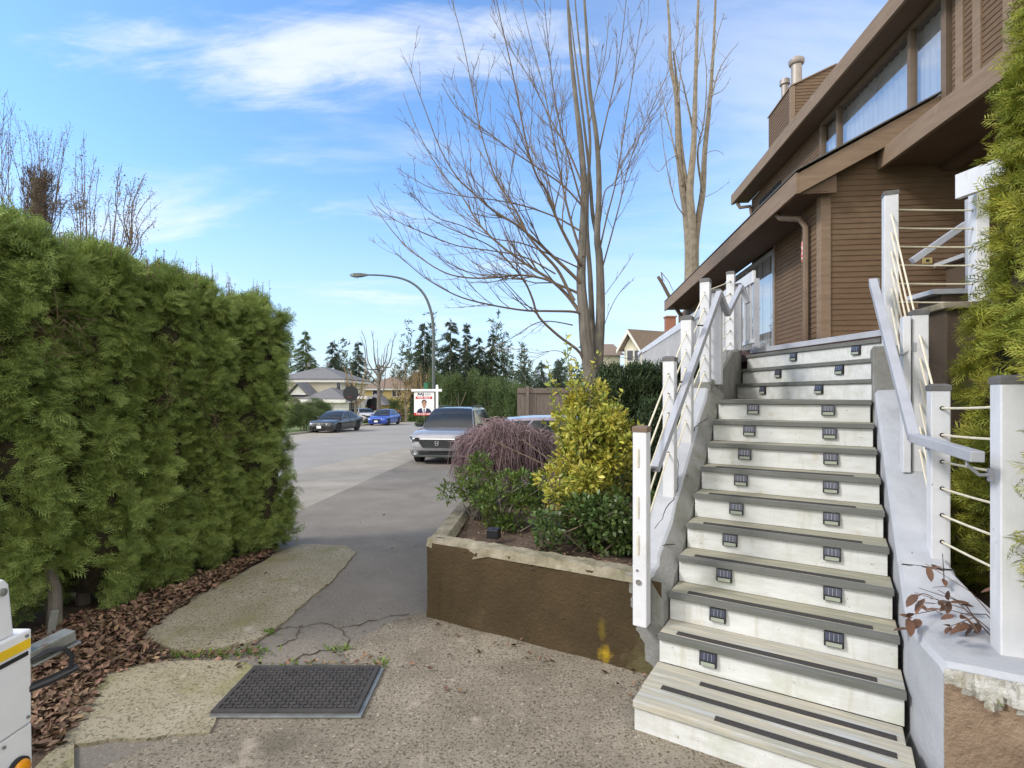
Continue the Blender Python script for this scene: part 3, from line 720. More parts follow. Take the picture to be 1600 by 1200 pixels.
def riser_z(py, Y): return CAMZ - (py - CY) / F * Y
def lights():
    proto = None
    names = ['second', 'third', 'fourth', 'fifth', 'sixth', 'seventh', 'eighth', 'ninth', 'tenth']
    px = {0: (1107, None), 1: (1122, 1303), 2: (1132, 1301), 3: (1141, 1300), 4: (1151, 1299), 5: (1158, 1298), 6: (1164, 1298), 7: (1171, 1296), 8: (1177, 1294)}
    def make():
        t = thing('step_light', '', 'step light', (0, 0, 0), 0, 'solar step lights on the stair risers')
        w, h, d = .1, .084, .023
        mb = MB(); mb.prism([(-w / 2, 0, -h), (-w / 2, 0, 0), (-w / 2, -.014, 0), (-w / 2, -d, -h * .62), (-w / 2, -d, -h)], (w, 0, 0)); mb.build('housing', 'darkplastic', t, local=True, bevel=.003)
        ang = math.atan2(d - .014, h * .62); rot = Matrix.Rotation(-ang, 3, 'X')
        s = MB().box((0, -(d + .014) / 2 - .001, -h * .31), (w * .86, .003, h * .52), rot=rot).build('solar_panel', 'solar', t, local=True)
        mb = MB()
        for k in range(1, 4): mb.box((-w * .43 + w * .86 * k / 4, -(d + .014) / 2 - .003, -h * .31), (.0018, .002, h * .5), rot=rot)
        mb.build('cell_lines', 'alum', s, local=True)
        MB().box((0, -d - .0008, -h * .82), (w * .8, .004, h * .26)).build('lens', 'lens', t, local=True, bevel=.001)
        return t
    proto = make(); first = [True]
    def place(loc, rz, label):
        t = proto if first[0] else copy_tree(proto); first[0] = False
        t.location = loc; t.rotation_euler = (0, 0, rz); t['label'] = label
    for i, pr in px.items():
        for side, p in zip(('left', 'right'), pr):
            if p is None: continue
            # where the ray through this pixel column meets the riser plane
            r = (p - CX) / F; y = i * RUN + .02
            o = SB + TH_D * y; w = (r * o.y - o.x) / (TH_T.x - r * TH_T.y)
            q = o + TH_T * w
            lab = f'black solar step light on the {side} half of the {names[i]} riser from the ground'
            place((q.x, q.y, ZJ + i * RISE - .045), -TH, lab)
    top = [(1193, 1281), (1217, 1313), (1241, 1339)]; tn = ['lowest', 'middle', 'topmost']
    for k in range(3):
        a, b = NL[k], NR[k]; dv = (b - a).normalized(); ang = math.atan2(dv.y, dv.x); n2 = Vector((-dv.y, dv.x, 0)); n2 = n2 if n2.x > 0 else -n2
        a = a + n2 * .02; b = b + n2 * .02
        for side, p in zip(('farther', 'nearer'), top[k]):
            r = (p - CX) / F; u = (r * a.y - a.x) / ((b.x - a.x) - r * (b.y - a.y)); q = a.lerp(b, u)
            place((q.x, q.y, LEV[k] - .042), ang, f'black solar step light on the {tn[k]} of the three turned top risers, {"left" if side == "farther" else "right"} one')
lights()

# ------------------------------------------------------------------ side walls of the stairs
def kerbs():
    t = thing('stair_side_wall', 'grey cracked concrete wall sloping up the left side of the stairs', 'wall', tuple(S3(-.2, 0, 0)))
    r = random.Random(8); rings = []
    st = [(.15, .66), (.22, .66), (.3, .665), (.37, .69), (.42, .75)] + [(s, nz(s) + .03) for s in (.55, .7, .85, 1.0, 1.15, 1.3, 1.5, 1.7, 1.9, 2.05)] + [(2.2, 1.99), (2.32, 2.02)]
    for s, z in st:
        j = r.uniform(-.008, .008)
        rings.append([S3(-.28, s, -.1), S3(-.28 + j, s, z - .02), S3(-.265 + j, s, z), S3(-.12 + j, s, z + j * .5), S3(-.1 + j, s, z - .015), S3(-.008, s, z - .15), S3(-.008, s, -.1)])
    lw = MB().loft(rings)
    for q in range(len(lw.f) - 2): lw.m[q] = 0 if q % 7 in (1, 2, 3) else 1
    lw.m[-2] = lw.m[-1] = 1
    lw.build('wall', ['graypaint', 'graypaintdark'], t, smooth=25)
    rings = []
    path = [(Vector((1.93, 5.1, 0)), 2.0), (Vector((2.1, 5.38, 0)), 2.06), (Vector((2.35, 5.8, 0)), 2.2), (Vector((2.62, 6.22, 0)), 2.4), (Vector((2.95, 6.75, 0)), 2.47), (Vector((3.05, 7.0, 0)), 2.47)]
    for p, z in path:
        n = Vector((-.86, .5, 0))
        rings.append([p + Vector((0, 0, 1.0)), p + Vector((0, 0, z - .02)), p + n * .02 + Vector((0, 0, z)), p + n * .2 + Vector((0, 0, z)), p + n * .22 + Vector((0, 0, z - .02)), p + n * .22 + Vector((0, 0, 1.0))])
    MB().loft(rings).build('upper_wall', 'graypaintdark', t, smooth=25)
    # crack lines down the sloping top
    mb = MB()
    for a, b in (((-.2, .62), (-.12, .95)), ((-.12, .95), (-.2, 1.25)), ((-.12, .5), (-.05, .6)), ((-.14, 1.5), (-.06, 1.75))):
        pts = [S3(a[0] + (b[0] - a[0]) * k / 8 + r.uniform(-.012, .012), a[1] + (b[1] - a[1]) * k / 8, 0) for k in range(9)]
        for k, p in enumerate(pts):
            s = a[1] + (b[1] - a[1]) * k / 8; w = a[0] + (b[0] - a[0]) * k / 8; p.z = nz(s) + .031 - (max(0, w + .11) * 1.2)
        mb.tube(pts, .003, 4)
    mb.build('crack', 'hole', t)
    t = thing('stair_side_wall', 'light grey painted concrete wall along the right of the stairs, its foot broken off', 'wall', tuple(S3(1.4, 0, 0)))
    rings = []
    st = [(-.30, .66, 1.365, 1.95), (-.27, .68, 1.355, 1.95), (-.1, .685, 1.31, 1.9), (.05, .695, 1.28, 1.8), (.25, .735, 1.272, 1.7), (.4, .80, 1.271, 1.6), (.53, .87, 1.27, 1.53), (.56, .90, 1.269, 1.52)] + \
        [(s, nz(s) + .1 - .03 * (s - .56) / 1.4, 1.268 - .034 * (s - .56), 1.51) for s in (.58, .8, 1.1, 1.4, 1.7, 1.95)]
    for s, z, wi, wo in st:
        j = r.uniform(-.004, .004)
        rings.append([S3(wi, s, -.1), S3(wi, s, z - .03), S3(wi + .02, s, z + j), S3(wi + .12, s, z + .002), S3(wo - .02, s, z - j), S3(wo, s, z - .02), S3(wo, s, -.1)])
    MB().loft(rings).build('wall', 'graypaint', t, smooth=25)
    mb = MB(); pts = [S3(1.285 + .03 * k, .535 + r.uniform(-.008, .008), .878 + .0006 * k) for k in range(9)]; mb.tube(pts, .0045, 4)
    mb.build('crack', 'hole', t)
    # rough broken foot
    nx, ny = 40, 22; vs = []
    for j in range(ny + 1):
        for i in range(nx + 1):
            u = i / nx; v = j / ny; z = -.05 + .715 * v
            edge = .585 - .10 * u + .02 * math.sin(u * 19) + .015 * math.sin(u * 41)
            out = .02 + r.uniform(-.006, .006)
            if z > edge: out = .05 * (1 - (z - edge) / max(.01, .68 - edge)) * .6 + r.uniform(-.01, .012) + .012
            p = S3(1.366 + .585 * u, -.30 - out, z); vs.append(p)
    fs = [(k * (nx + 1) + i, k * (nx + 1) + i + 1, (k + 1) * (nx + 1) + i + 1, (k + 1) * (nx + 1) + i) for k in range(ny) for i in range(nx)]
    me = MB()
    for f in fs:
        pass
    me.add(vs, [])
    for k in range(ny):
        for i in range(nx):
            u = (i + .5) / nx; z = -.05 + .715 * (k + .5) / ny; edge = .585 - .10 * u + .02 * math.sin(u * 19) + .015 * math.sin(u * 41)
            me.f.append(list(fs[k * nx + i])); me.m.append(1 if z > edge else 0)
    me.build('broken_foot', ['broken', 'brokenpaint'], t, smooth=True)
    MB().prism([S3(1.21, 1.97, 1.3), S3(1.5, 1.97, 1.3), S3(1.5, 2.4, 1.3), S3(1.21, 2.4, 1.3)], (0, 0, .98)).build('upper_block', 'graypaintdark', t, bevel=.01)
    # raised bed to the right of the wall
    mb = MB(); vs = [S3(1.5, 2.2, .6), S3(1.5, .5, .6), S3(1.93, -.27, .6), S3(3.4, -1.4, .6), S3(5, 1, .6), S3(4, 4, .6)]
    mb.prism(vs, (0, 0, -.7)); o = mb.build('side_bed_soil', 'soil'); o['kind'] = 'structure'
kerbs()

# ------------------------------------------------------------------ railings
def post(root, x, y, z0, z1, w=.092, rz=-TH, cap='cap', name='post', holes=()):
    p = MB().box((x, y, (z0 + z1) / 2), (w, w, z1 - z0), rz=rz).build(name, 'white', root, bevel=.006)
    c = MB(); h = w / 2 + .004; rot = Matrix.Rotation(rz, 3, 'Z')
    ring = lambda k, z: [rot @ Vector((sx * k, sy * k, 0)) + Vector((x, y, z)) for sx, sy in ((-1, -1), (1, -1), (1, 1), (-1, 1))]
    c.loft([ring(h, z1 - .028), ring(h, z1 + .004), ring(h * .55, z1 + .014)]); c.build('post_cap', cap, p, bevel=.002)
    return p
def cables(root, A, B, n=6, top=.11, step=.155, sag=.004, holes=True, off=0.0):
    A = Vector(A); B = Vector(B)
    hm = MB()
    for k in range(n):
        a = A - Vector((0, 0, top + k * step)); b = B - Vector((0, 0, top + k * step))
        pts = [a.lerp(b, t / 6) - Vector((0, 0, sag * math.sin(math.pi * t / 6))) for t in range(7)]
        MB().tube(pts, .0065, 6).build('cable', 'cable', root, smooth=True)
        d = (b - a).normalized()
        if holes: hm.tube([a + d * .040, a + d * .052], .012, 8); hm.tube([b - d * .052, b - d * .040], .012, 8)
    if holes: hm.build('cable_hole', 'hole', root)
LP = [(.85, 3.44, .37, 1.66), (1.264, 4.20, 1.05, 2.17), (1.546, 4.63, 1.45, 2.56), (1.91, 5.18, 1.98, 3.01), (2.76, 6.62, 2.44, 3.42)]
def left_rail():
    t = thing('stair_railing', 'white post and cream cable railing on the left side of the stairs', 'railing', (LP[1][0], LP[1][1], 1.0))
    for i, (x, y, a, b) in enumerate(LP): post(t, x, y, a, b, cap='capbrown' if i == 0 else 'cap')
    post(t, 2.075, 5.31, 1.98, 2.93); post(t, 2.885, 6.7, 2.44, 3.285)
    for i in range(4): cables(t, (LP[i][0], LP[i][1], LP[i][3]), (LP[i + 1][0], LP[i + 1][1], LP[i + 1][3]), 6 if i else 5)
    # cable loops on the front of the lowest post, coach bolts
    x, y = LP[0][:2]; f = Vector((x, y, 0)) - TH_D * .049 - TH_T * .008
    for zt, zb in ((1.525, 1.405), (1.215, 1.075), (.965, .84)):
        MB().tube([f + Vector((0, 0, zt)), f + Vector((0, 0, (zt + zb) / 2)) - TH_D * .003, f + Vector((0, 0, zb))], .0055, 6).build('cable', 'cable', t, smooth=True)
    mb = MB(); rot = Matrix.Rotation(-TH, 3, 'Z')
    b = MB(); b.lathe([(.0, -.012), (.014, -.009), (.019, 0), (.019, .004)], 'Y', n=14); vs = [rot @ Vector(v) + f + Vector((0, 0, .66)) + TH_T * .004 for v in b.v]; mb.add(vs, b.f)
    vs = [rot @ (Vector(v) * .45) + f + Vector((0, 0, .735)) - TH_T * .006 for v in b.v]; mb.add(vs, b.f)
    mb.build('coach_bolt', 'chrome', t, smooth=True)
    # grey handrail, zigzag returns at the top
    hr = [P(1024, 733, 3.62), P(1124, 458, 5.12), P(1137, 490, 5.35), P(1158, 448, 6.25), P(1168, 474, 6.2)]
    mb = MB()
    for a, b in zip(hr, hr[1:]): mb.beam(a, b, .05, .06)
    mb.build('handrail', 'rail', t, bevel=.004)
    mb = MB()
    for p, q in ((hr[0].lerp(hr[1], .04), Vector((.88, 3.5, 1.36))), (hr[0].lerp(hr[1], .45), Vector((1.30, 4.22, 1.98))), (hr[0].lerp(hr[1], .8), Vector((1.66, 4.7, 2.5)))):
        mb.tube([p - Vector((0, 0, .03)), p - Vector((0, 0, .06)), q], .007, 6)
    mb.build('bracket', 'darkplastic', t)
left_rail()
RP = [(2.29, 2.42, .67, 1.95), (2.51, 3.09, .86, 1.925), (2.79, 3.6, 1.35, 2.445), (3.17, 4.4, 1.95, 3.565)]
def right_rail():
    t = thing('stair_railing', 'white post and cable railing on the right side of the stairs beside the cedar', 'railing', (RP[1][0], RP[1][1], .9))
    post(t, *RP[0], w=.1, rz=-R(20)); post(t, *RP[1], rz=-R(24)); post(t, *RP[2], rz=-R(24)); post(t, *RP[3], w=.1, rz=-R(24))
    q = RP[2]; MB().box((q[0] - .083, q[1] + .012, (q[2] + q[3]) / 2 - .02), (.045, .09, q[3] - q[2] - .03), rz=-R(24)).build('post_board', 'white', t, bevel=.004)
    for i in range(3): cables(t, (RP[i][0], RP[i][1], RP[i][3]), (RP[i + 1][0], RP[i + 1][1], RP[i + 1][3]), 6, .13, .155)
    post(t, 3.93, 4.42, 2.3, 3.62, w=.1, rz=-R(8))
    cables(t, (3.17, 4.4, 3.565), (3.93, 4.42, 3.565), 6, .135, .155)
    hr = [Vector((2.98, 4.3, 2.80)), P(1364, 440, 4.12), P(1428, 684, 3.0), P(1528, 714, 2.36)]
    mb = MB()
    for a, b in zip(hr, hr[1:]): mb.beam(a, b, .055, .05)
    mb.build('handrail', 'rail', t, bevel=.004)
    mb = MB()
    for p, q in ((hr[2].lerp(hr[3], .86), Vector((2.24, 2.45, 1.5))), (hr[2].lerp(hr[1], .08), Vector((2.46, 3.1, 1.58))), (hr[2].lerp(hr[1], .5), Vector((2.74, 3.58, 2.2)))):
        d = q - p
        mb.tube([p - Vector((0, 0, .02)), p - Vector((0, 0, .05)), p + d * .5 - Vector((0, 0, .05)), q], .008, 6); mb.box(q, (.03, .02, .06), rz=-R(20))
    mb.build('bracket', 'rail', t)
    # wide cap rail running back from the porch post, with the handrail piece behind it
    cr = [P(1492, 318, 4.42), P(1545, 283, 4.1), Vector((4.05, 3.2, 3.62))]
    a = Vector((3.80, 4.62, 3.58)); b = Vector((3.66, 3.2, 3.58))
    MB().beam((3.70, 4.36, 3.60), (3.98, 3.1, 3.60), .05, .2).build('cap_rail', 'white', t, bevel=.004)
    MB().beam(P(1425, 408, 4.75), P(1509, 350, 4.7), .05, .055).build('porch_handrail', 'rail', t, bevel=.004)
    MB().tube([P(1513, 312, 4.6), P(1514, 455, 4.6)], .025, 8).build('porch_pipe', 'rail', t)
right_rail()
# ------------------------------------------------------------------ the brown house
HO = Vector((4.44, 7.5, 0)); HU = Vector((.1097, .994, 0)); HV = Vector((.994, -.1097, 0))
def H(a, b, z): return HO + HV * a + HU * b + Vector((0, 0, z))
def siding(mb, face, z0, z1, rng_, step=.0705, depth=.011):
    """lapped boards; face(x, out, z) gives a point, rng_(z) the extent along the wall"""
    n = int(math.ceil((z1 - z0) / step))
    for k in range(n):
        a = z0 + k * step; b = min(z1, a + step)
        r0, r1 = rng_(a), rng_(b)
        if r0 is None or r1 is None or r0[1] - r0[0] < .02: continue
        vs = [face(r0[0], depth, a), face(r0[1], depth, a), face(max(r1[1], r1[0]), .003, b), face(min(r1), .003, b), face(r0[0], -.01, a), face(r0[1], -.01, a)]
        mb.add(vs, [(0, 1, 2, 3), (4, 5, 1, 0)])
def house():
    t = thing('brown_house', 'brown timber house with lapped siding, sloping eaves and big upper windows above the stairs', 'house', tuple(H(0, 0, 0)))
    lf = lambda x, o, z: H(-o, x, z)      # left wall (runs away from the camera)
    ff = lambda x, o, z: H(x, -o, z)      # front wall
    uf = lambda x, o, z: H(1.08 - o, x, z)
    SL = .53
    # backing walls
    mb = MB()
    mb.prism([H(.03, .03, 0), H(6, .03, 0), H(6, 10, 0), H(.03, 10, 0)], (0, 0, 4.4)); mb.build('core_wall', 'siding', t)
    mb = MB(); mb.prism([H(1.14, 2.36, 4.9), H(6, 2.36, 4.9), H(6, 6.2, 4.9), H(1.14, 6.2, 4.9)], (0, 0, 2.1))
    mb.prism([H(1.3, -2.6, 4.9), H(6, -2.6, 4.9), H(6, 2.33, 4.9), H(1.3, 2.33, 4.9)], (0, 0, 2.1))
    mb.build('upper_core_wall', 'siding', t)
    # left wall
    mb = MB(); siding(mb, lf, 2.48, 4.56, lambda z: (-.1, 1.68)); siding(mb, lf, 2.48, 4.56, lambda z: (4.68, 10)); siding(mb, lf, .5, 2.48, lambda z: (0, 10)); mb.build('side_wall', 'siding', t)
    mb = MB()
    def top(z): return max(-.18, (z - 4.62) / SL - .65)
    BF = -.60
    siding(mb, lambda x, o, z: H(x, BF - o, z), 2.3, 6.0, lambda z: (top(z), 4.2)); siding(mb, lambda x, o, z: H(-.28 - o, x, z), 2.3, 4.56, lambda z: (BF + .1, 0)); mb.prism([H(-.27, BF + .02, 2.3), H(4.2, BF + .02, 2.3), H(4.2, .02, 2.3), H(-.27, .02, 2.3)], (0, 0, 2.2)); mb.build('front_wall', 'siding', t)
    mb = MB()
    mb.prism([H(-.305, BF - .024, 2.3), H(-.18, BF - .024, 2.3), H(-.18, BF, 2.3), H(-.28, BF, 2.3), H(-.28, BF + .1, 2.3), H(-.305, BF + .1, 2.3)], (0, 0, 2.5)); mb.build('corner_board', 'fascia', t, bevel=.003); mb = MB()
    mb.prism([H(-.03, 1.68, 2.48), H(0, 1.68, 2.48), H(0, 1.75, 2.48), H(-.03, 1.75, 2.48)], (0, 0, 2.06))
    mb.build('door_trim', 'fascia', t, bevel=.003)
    # sliding door with curtain
    fr = MB()
    b0, b1, z0, z1 = 1.75, 4.65, 2.5, 4.46
    for b in (b0 + .03, (b0 + b1) / 2, b1 - .03): fr.prism([H(-.03, b - .03, z0), H(.04, b - .03, z0), H(.04, b + .03, z0), H(-.03, b + .03, z0)], (0, 0, z1 - z0))
    for z in (z0, z1 - .06): fr.prism([H(-.028, b0, z), H(.038, b0, z), H(.038, b1, z), H(-.028, b1, z)], (0, 0, .06))
    dr = fr.build('sliding_door', 'alum', t, bevel=.003)
    pm = MB(); pm.add([H(0, b0 + .03, z0 + .03), H(0, b1 - .03, z0 + .03), H(0, b1 - .03, z1 - .03), H(0, b0 + .03, z1 - .03)], [(0, 1, 2, 3)]); pm.build('pane', 'glass', dr)
    def drape(name, par, a, bb0, bb1, zz0, zz1, face):
        vs = []; n = int((bb1 - bb0) / .02)
        for i in range(n + 1):
            x = bb0 + (bb1 - bb0) * i / n; w = .010 * math.sin(i * .95) + .005 * math.sin(i * .37)
            vs += [face(x, a + w, zz0), face(x, a + w, zz1)]
        m = MB(); m.add(vs, [(2 * i, 2 * i + 2, 2 * i + 3, 2 * i + 1) for i in range(n)]); return m.build(name, 'curtain', par, smooth=True)
    drape('curtain', dr, -.022, b0 + .05, b1 - .05, z0 + .06, z1 - .06, lf)
    # lower roof
    ez = 4.75
    rf = MB(); rf.prism([H(-.66, -.75, ez - .02), H(1.06, -.75, ez - .02 + SL * 1.72), H(1.06, -.75, ez - .12 + SL * 1.72), H(-.66, -.75, ez - .12)], HU * 9.4)
    roof = rf.build('lower_roof', 'shingle', t)
    mb = MB(); mb.prism([H(-.69, -.80, ez - .27), H(-.65, -.80, ez - .27), H(-.65, -.80, ez), H(-.69, -.80, ez)], HU * 9.5); mb.build('eave_fascia', 'fascia', t, bevel=.003)
    mb = MB(); mb.prism([H(-.648, -.80, ez - .27), H(1.08, -.80, ez - .27 + SL * 1.728), H(1.08, -.80, ez + SL * 1.728), H(-.648, -.80, ez)], HU * .04); mb.build('rake_fascia', 'fascia', t, bevel=.003)
    mb = MB(); mb.prism([H(-.70, -.83, ez + .012), H(1.08, -.83, ez + .012 + SL * 1.76), H(1.08, -.83, ez + .03 + SL * 1.76), H(-.70, -.83, ez + .03)], HU * 9.56); mb.build('shingle_edge', 'shingle', t)
    mb = MB(); mb.prism([H(-.648, -.76, ez - .24), H(-.285, -.76, ez - .24), H(-.285, 0, ez - .24), H(-.002, 0, ez - .24), H(-.002, 8.7, ez - .24), H(-.648, 8.7, ez - .24)], (0, 0, .02))
    mb.prism([H(-.648, -.755, ez - .262), H(-.17, -.755, ez - .262), H(-.17, -.755, ez - .265 + SL * .478)], HU * .03)
    mb.build('soffit', 'soffit', t)
    # downspout with its elbow
    mb = MB(); mb.tube([H(-.6, .05, 4.5), H(-.58, .0, 4.43), H(-.4, -.22, 4.33), H(-.345, -.28, 4.2), H(-.345, -.28, 2.5)], .042, 8); mb.build('downspout', 'downpipe', t, smooth=True)
    # upper wall and its windows
    mb = MB(); siding(mb, uf, 4.95, 6.93, lambda z: (2.4, 6.2)); siding(mb, uf, 4.95, 6.93, lambda z: (-3.4, -.95)); siding(mb, uf, 4.95, 5.35, lambda z: (-.95, 2.4)); mb.build('upper_wall', 'siding', t)
    mb = MB()
    for b in (-1.15, -1.42, -1.85): mb.prism([H(1.05, b, 5.0), H(1.08, b, 5.0), H(1.08, b + .12, 5.0), H(1.05, b + .12, 5.0)], (0, 0, 1.93))
    mb.build('batten', 'fascia', t, bevel=.003)
    wf = MB(); z0, z1 = 5.35, 6.86
    for b, w in ((-.9, .09), (-.22, .07), (1.74, .05), (2.34, .07)): wf.prism([H(1.03, b, z0), H(1.12, b, z0), H(1.12, b + w, z0), H(1.03, b + w, z0)], (0, 0, z1 - z0))
    for z, h in ((z0, .08), (z1, .07)): wf.prism([H(1.032, -.9, z), H(1.118, -.9, z), H(1.118, 2.41, z), H(1.032, 2.41, z)], (0, 0, h))
    win = wf.build('upper_window', 'frame', t, bevel=.003)
    mb = MB()
    for ba, bb in ((-.81, -.22), (-.15, 1.74), (1.79, 2.34)): mb.add([H(1.078, ba - .02, z0 + .05), H(1.078, bb + .02, z0 + .05), H(1.078, bb + .02, z1 + .03), H(1.078, ba - .02, z1 + .03)], [(0, 1, 2, 3)])
    mb.build('pane', 'glass', win)
    drape('curtain', win, -.1, -.85, 2.36, z0, z1, uf)
    # small window at the far end of the upper wall
    MB().prism([H(1.05, 4.3, 5.75), H(1.07, 4.3, 5.75), H(1.07, 5.6, 5.75), H(1.05, 5.6, 5.75)], (0, 0, .9)).build('small_window', 'darkglass', t)
    # upper roof
    ez, e0, s2 = 7.17, .70, .5
    MB().prism([H(e0 - .02, -3.5, ez - .02), H(6, -3.5, ez - .02 + s2 * 5.3), H(6, -3.5, ez - .14 + s2 * 5.3), H(e0 - .02, -3.5, ez - .14)], HU * 10).build('upper_roof', 'shingle', t)
    MB().prism([H(e0 - .045, -3.52, ez - .25), H(e0, -3.52, ez - .25), H(e0, -3.52, ez), H(e0 - .045, -3.52, ez)], HU * 10.05).build('upper_fascia', 'fascia', t, bevel=.003)
    MB().prism([H(e0, 6.49, ez - .25), H(6, 6.49, ez - .25 + s2 * 5.3), H(6, 6.49, ez + s2 * 5.3), H(e0, 6.49, ez)], HU * .04).build('upper_rake', 'fascia', t)
    MB().prism([H(e0, -3.5, ez - .225), H(1.085, -3.5, ez - .225), H(1.085, 6.48, ez - .225), H(e0, 6.48, ez - .225)], (0, 0, .02)).build('upper_soffit', 'soffit', t)
    MB().tube([H(.75, 6.3, 6.88), H(.8, 6.25, 6.75), H(1.0, 6.1, 6.72), H(1.02, 6.05, 6.5), H(1.02, 6.05, 5.9)], .045, 8).build('gutter_elbow', 'downpipe', t, smooth=True)
    # chimney chase with two flues
    ch = MB(); A0, A1, B0, B1 = 1.31, 2.25, 4.35, 5.68
    ctop = lambda a: 8.74 + .45 * (a - A0)
    siding(ch, lambda x, o, z: H(A0 - o, x, z), 7.2, 8.74, lambda z: (B0 + .06, B1))
    siding(ch, lambda x, o, z: H(x, B0 - o, z), 7.2, 9.2, lambda z: (max(A0 + .06, A0 + (z - 8.74) / .45), A1))
    ch.prism([H(A0 + .01, B0 + .01, 7.2), H(A1, B0 + .01, 7.2), H(A1, B0 + .01, ctop(A1) - .02), H(A0 + .01, B0 + .01, 8.72)], HU * (B1 - B0 - .02))
    c = ch.build('chimney', 'siding', t)
    mb = MB(); mb.prism([H(A0 - .02, B0 - .02, 7.2), H(A0 + .07, B0 - .02, 7.2), H(A0 + .07, B0, 7.2), H(A0, B0, 7.2), H(A0, B0 + .07, 7.2), H(A0 - .02, B0 + .07, 7.2)], (0, 0, 1.55))
    mb.prism([H(A0 - .03, B0 - .03, 8.74), H(A1, B0 - .03, ctop(A1)), H(A1, B0 - .03, ctop(A1) + .03), H(A0 - .03, B0 - .03, 8.77)], HU * (B1 - B0 + .06)); mb.build('chimney_trim', 'fascia', c)
    p = H(1.62, 4.85, 0)
    MB().lathe([(.115, 8.7), (.115, 9.5), (.15, 9.52), (.17, 9.56), (.17, 9.62), (.1, 9.68), (0, 9.69)], c=(p.x, p.y, 0), n=20).build('flue', 'flue', c, smooth=30)
    p = H(1.5, 5.2, 0)
    MB().lathe([(.08, 8.7), (.08, 9.25), (.115, 9.27), (.115, 9.38), (0, 9.41)], c=(p.x, p.y, 0), n=18).build('flue', 'flue', c, smooth=30)
    # porch roof: heavy beam, dark soffit, low roof
    MB().prism([H(.385, -3.4, 4.80), H(.44, -3.4, 4.80), H(.44, -3.4, 5.05), H(.385, -3.4, 5.05)], HU * 2.78).build('porch_beam', 'fascia', t, bevel=.004)
    MB().prism([H(.445, -3.42, 5.0), H(1.06, -3.42, 5.34), H(1.06, -3.42, 5.38), H(.445, -3.42, 5.04)], HU * 2.78).build('porch_roof', 'fascia', t)
    MB().prism([H(.44, -3.4, 4.85), H(4.2, -3.4, 4.85), H(4.2, -.63, 4.85), H(.44, -.63, 4.85)], (0, 0, .03)).build('porch_soffit', 'soffit', t)
    mb = MB(); siding(mb, lambda x, o, z: H(2.6 - o, x, z), 2.4, 4.85, lambda z: (-3.4, -.63)); mb.build('porch_side_wall', 'siding', t)
    MB().prism([H(1.15, -3.4, 4.76), H(1.3, -3.4, 4.76), H(1.3, -.63, 4.76), H(1.15, -.63, 4.76)], (0, 0, .088)).build('soffit_beam', 'soffit', t)
    # power outlet on the front wall
    q = P(1447, 408, 1); s = (HO - Vector((0, 0, 0))).dot(HU) / q.dot(HU) if False else None
    # platform floor in front of the house
    MB().prism([Vector((3.17, 6.9, PLZ - .15)), Vector((3.44, 4.8, PLZ - .15)), H(4.2, -3.2, PLZ - .15), H(4.2, 0, PLZ - .15), H(-.03, 0, PLZ - .15), H(-.03, 10, PLZ - .15), H(-1.3, 10, PLZ - .15), H(-1.3, -.6, PLZ - .15)], (0, 0, .148)).build('porch_floor', 'maroon', t)
    mb = MB(); siding(mb, lambda x, o, z: H(-1.28 - o, x, z), .5, PLZ - .15, lambda z: (-.4, 10)); mb.build('deck_skirt', 'maroon', t)
house()

def deck_rail():
    t = thing('deck_railing', 'white deck railing with thin balusters in front of the sliding door', 'railing', tuple(H(-1.3, 0, PLZ)))
    zt = 3.42
    A = Vector((3.0, 6.5, 0)); B = Vector((4.52, 18.8, 0)); d = (B - A).normalized()
    MB().prism([A + Vector((-.02, 0, zt - .15)), A + Vector((.02, 0, zt - .15)), B + Vector((.02, 0, zt - .15)), B + Vector((-.02, 0, zt - .15))], (0, 0, .15)).build('top_rail', 'white', t, bevel=.004)
    MB().prism([A + Vector((-.015, 0, PLZ + .05)), A + Vector((.015, 0, PLZ + .05)), B + Vector((.015, 0, PLZ + .05)), B + Vector((-.015, 0, PLZ + .05))], (0, 0, .05)).build('bottom_rail', 'white', t)
    for k in range(90):
        p = A + d * (.13 + k * .125)
        MB().box((p.x, p.y, (PLZ + .1 + zt - .15) / 2), (.022, .022, zt - .25 - PLZ), rz=-.11).build('baluster', 'white', t)
    for k in (0.02, 3.1, 6.2, 9.3, 12.2):
        p = A + d * k; MB().box((p.x + .03, p.y, (PLZ + zt) / 2 - .05), (.06, .06, zt - PLZ - .1), rz=-.11).build('post', 'rail' if k < 1 else 'white', t)
deck_rail()

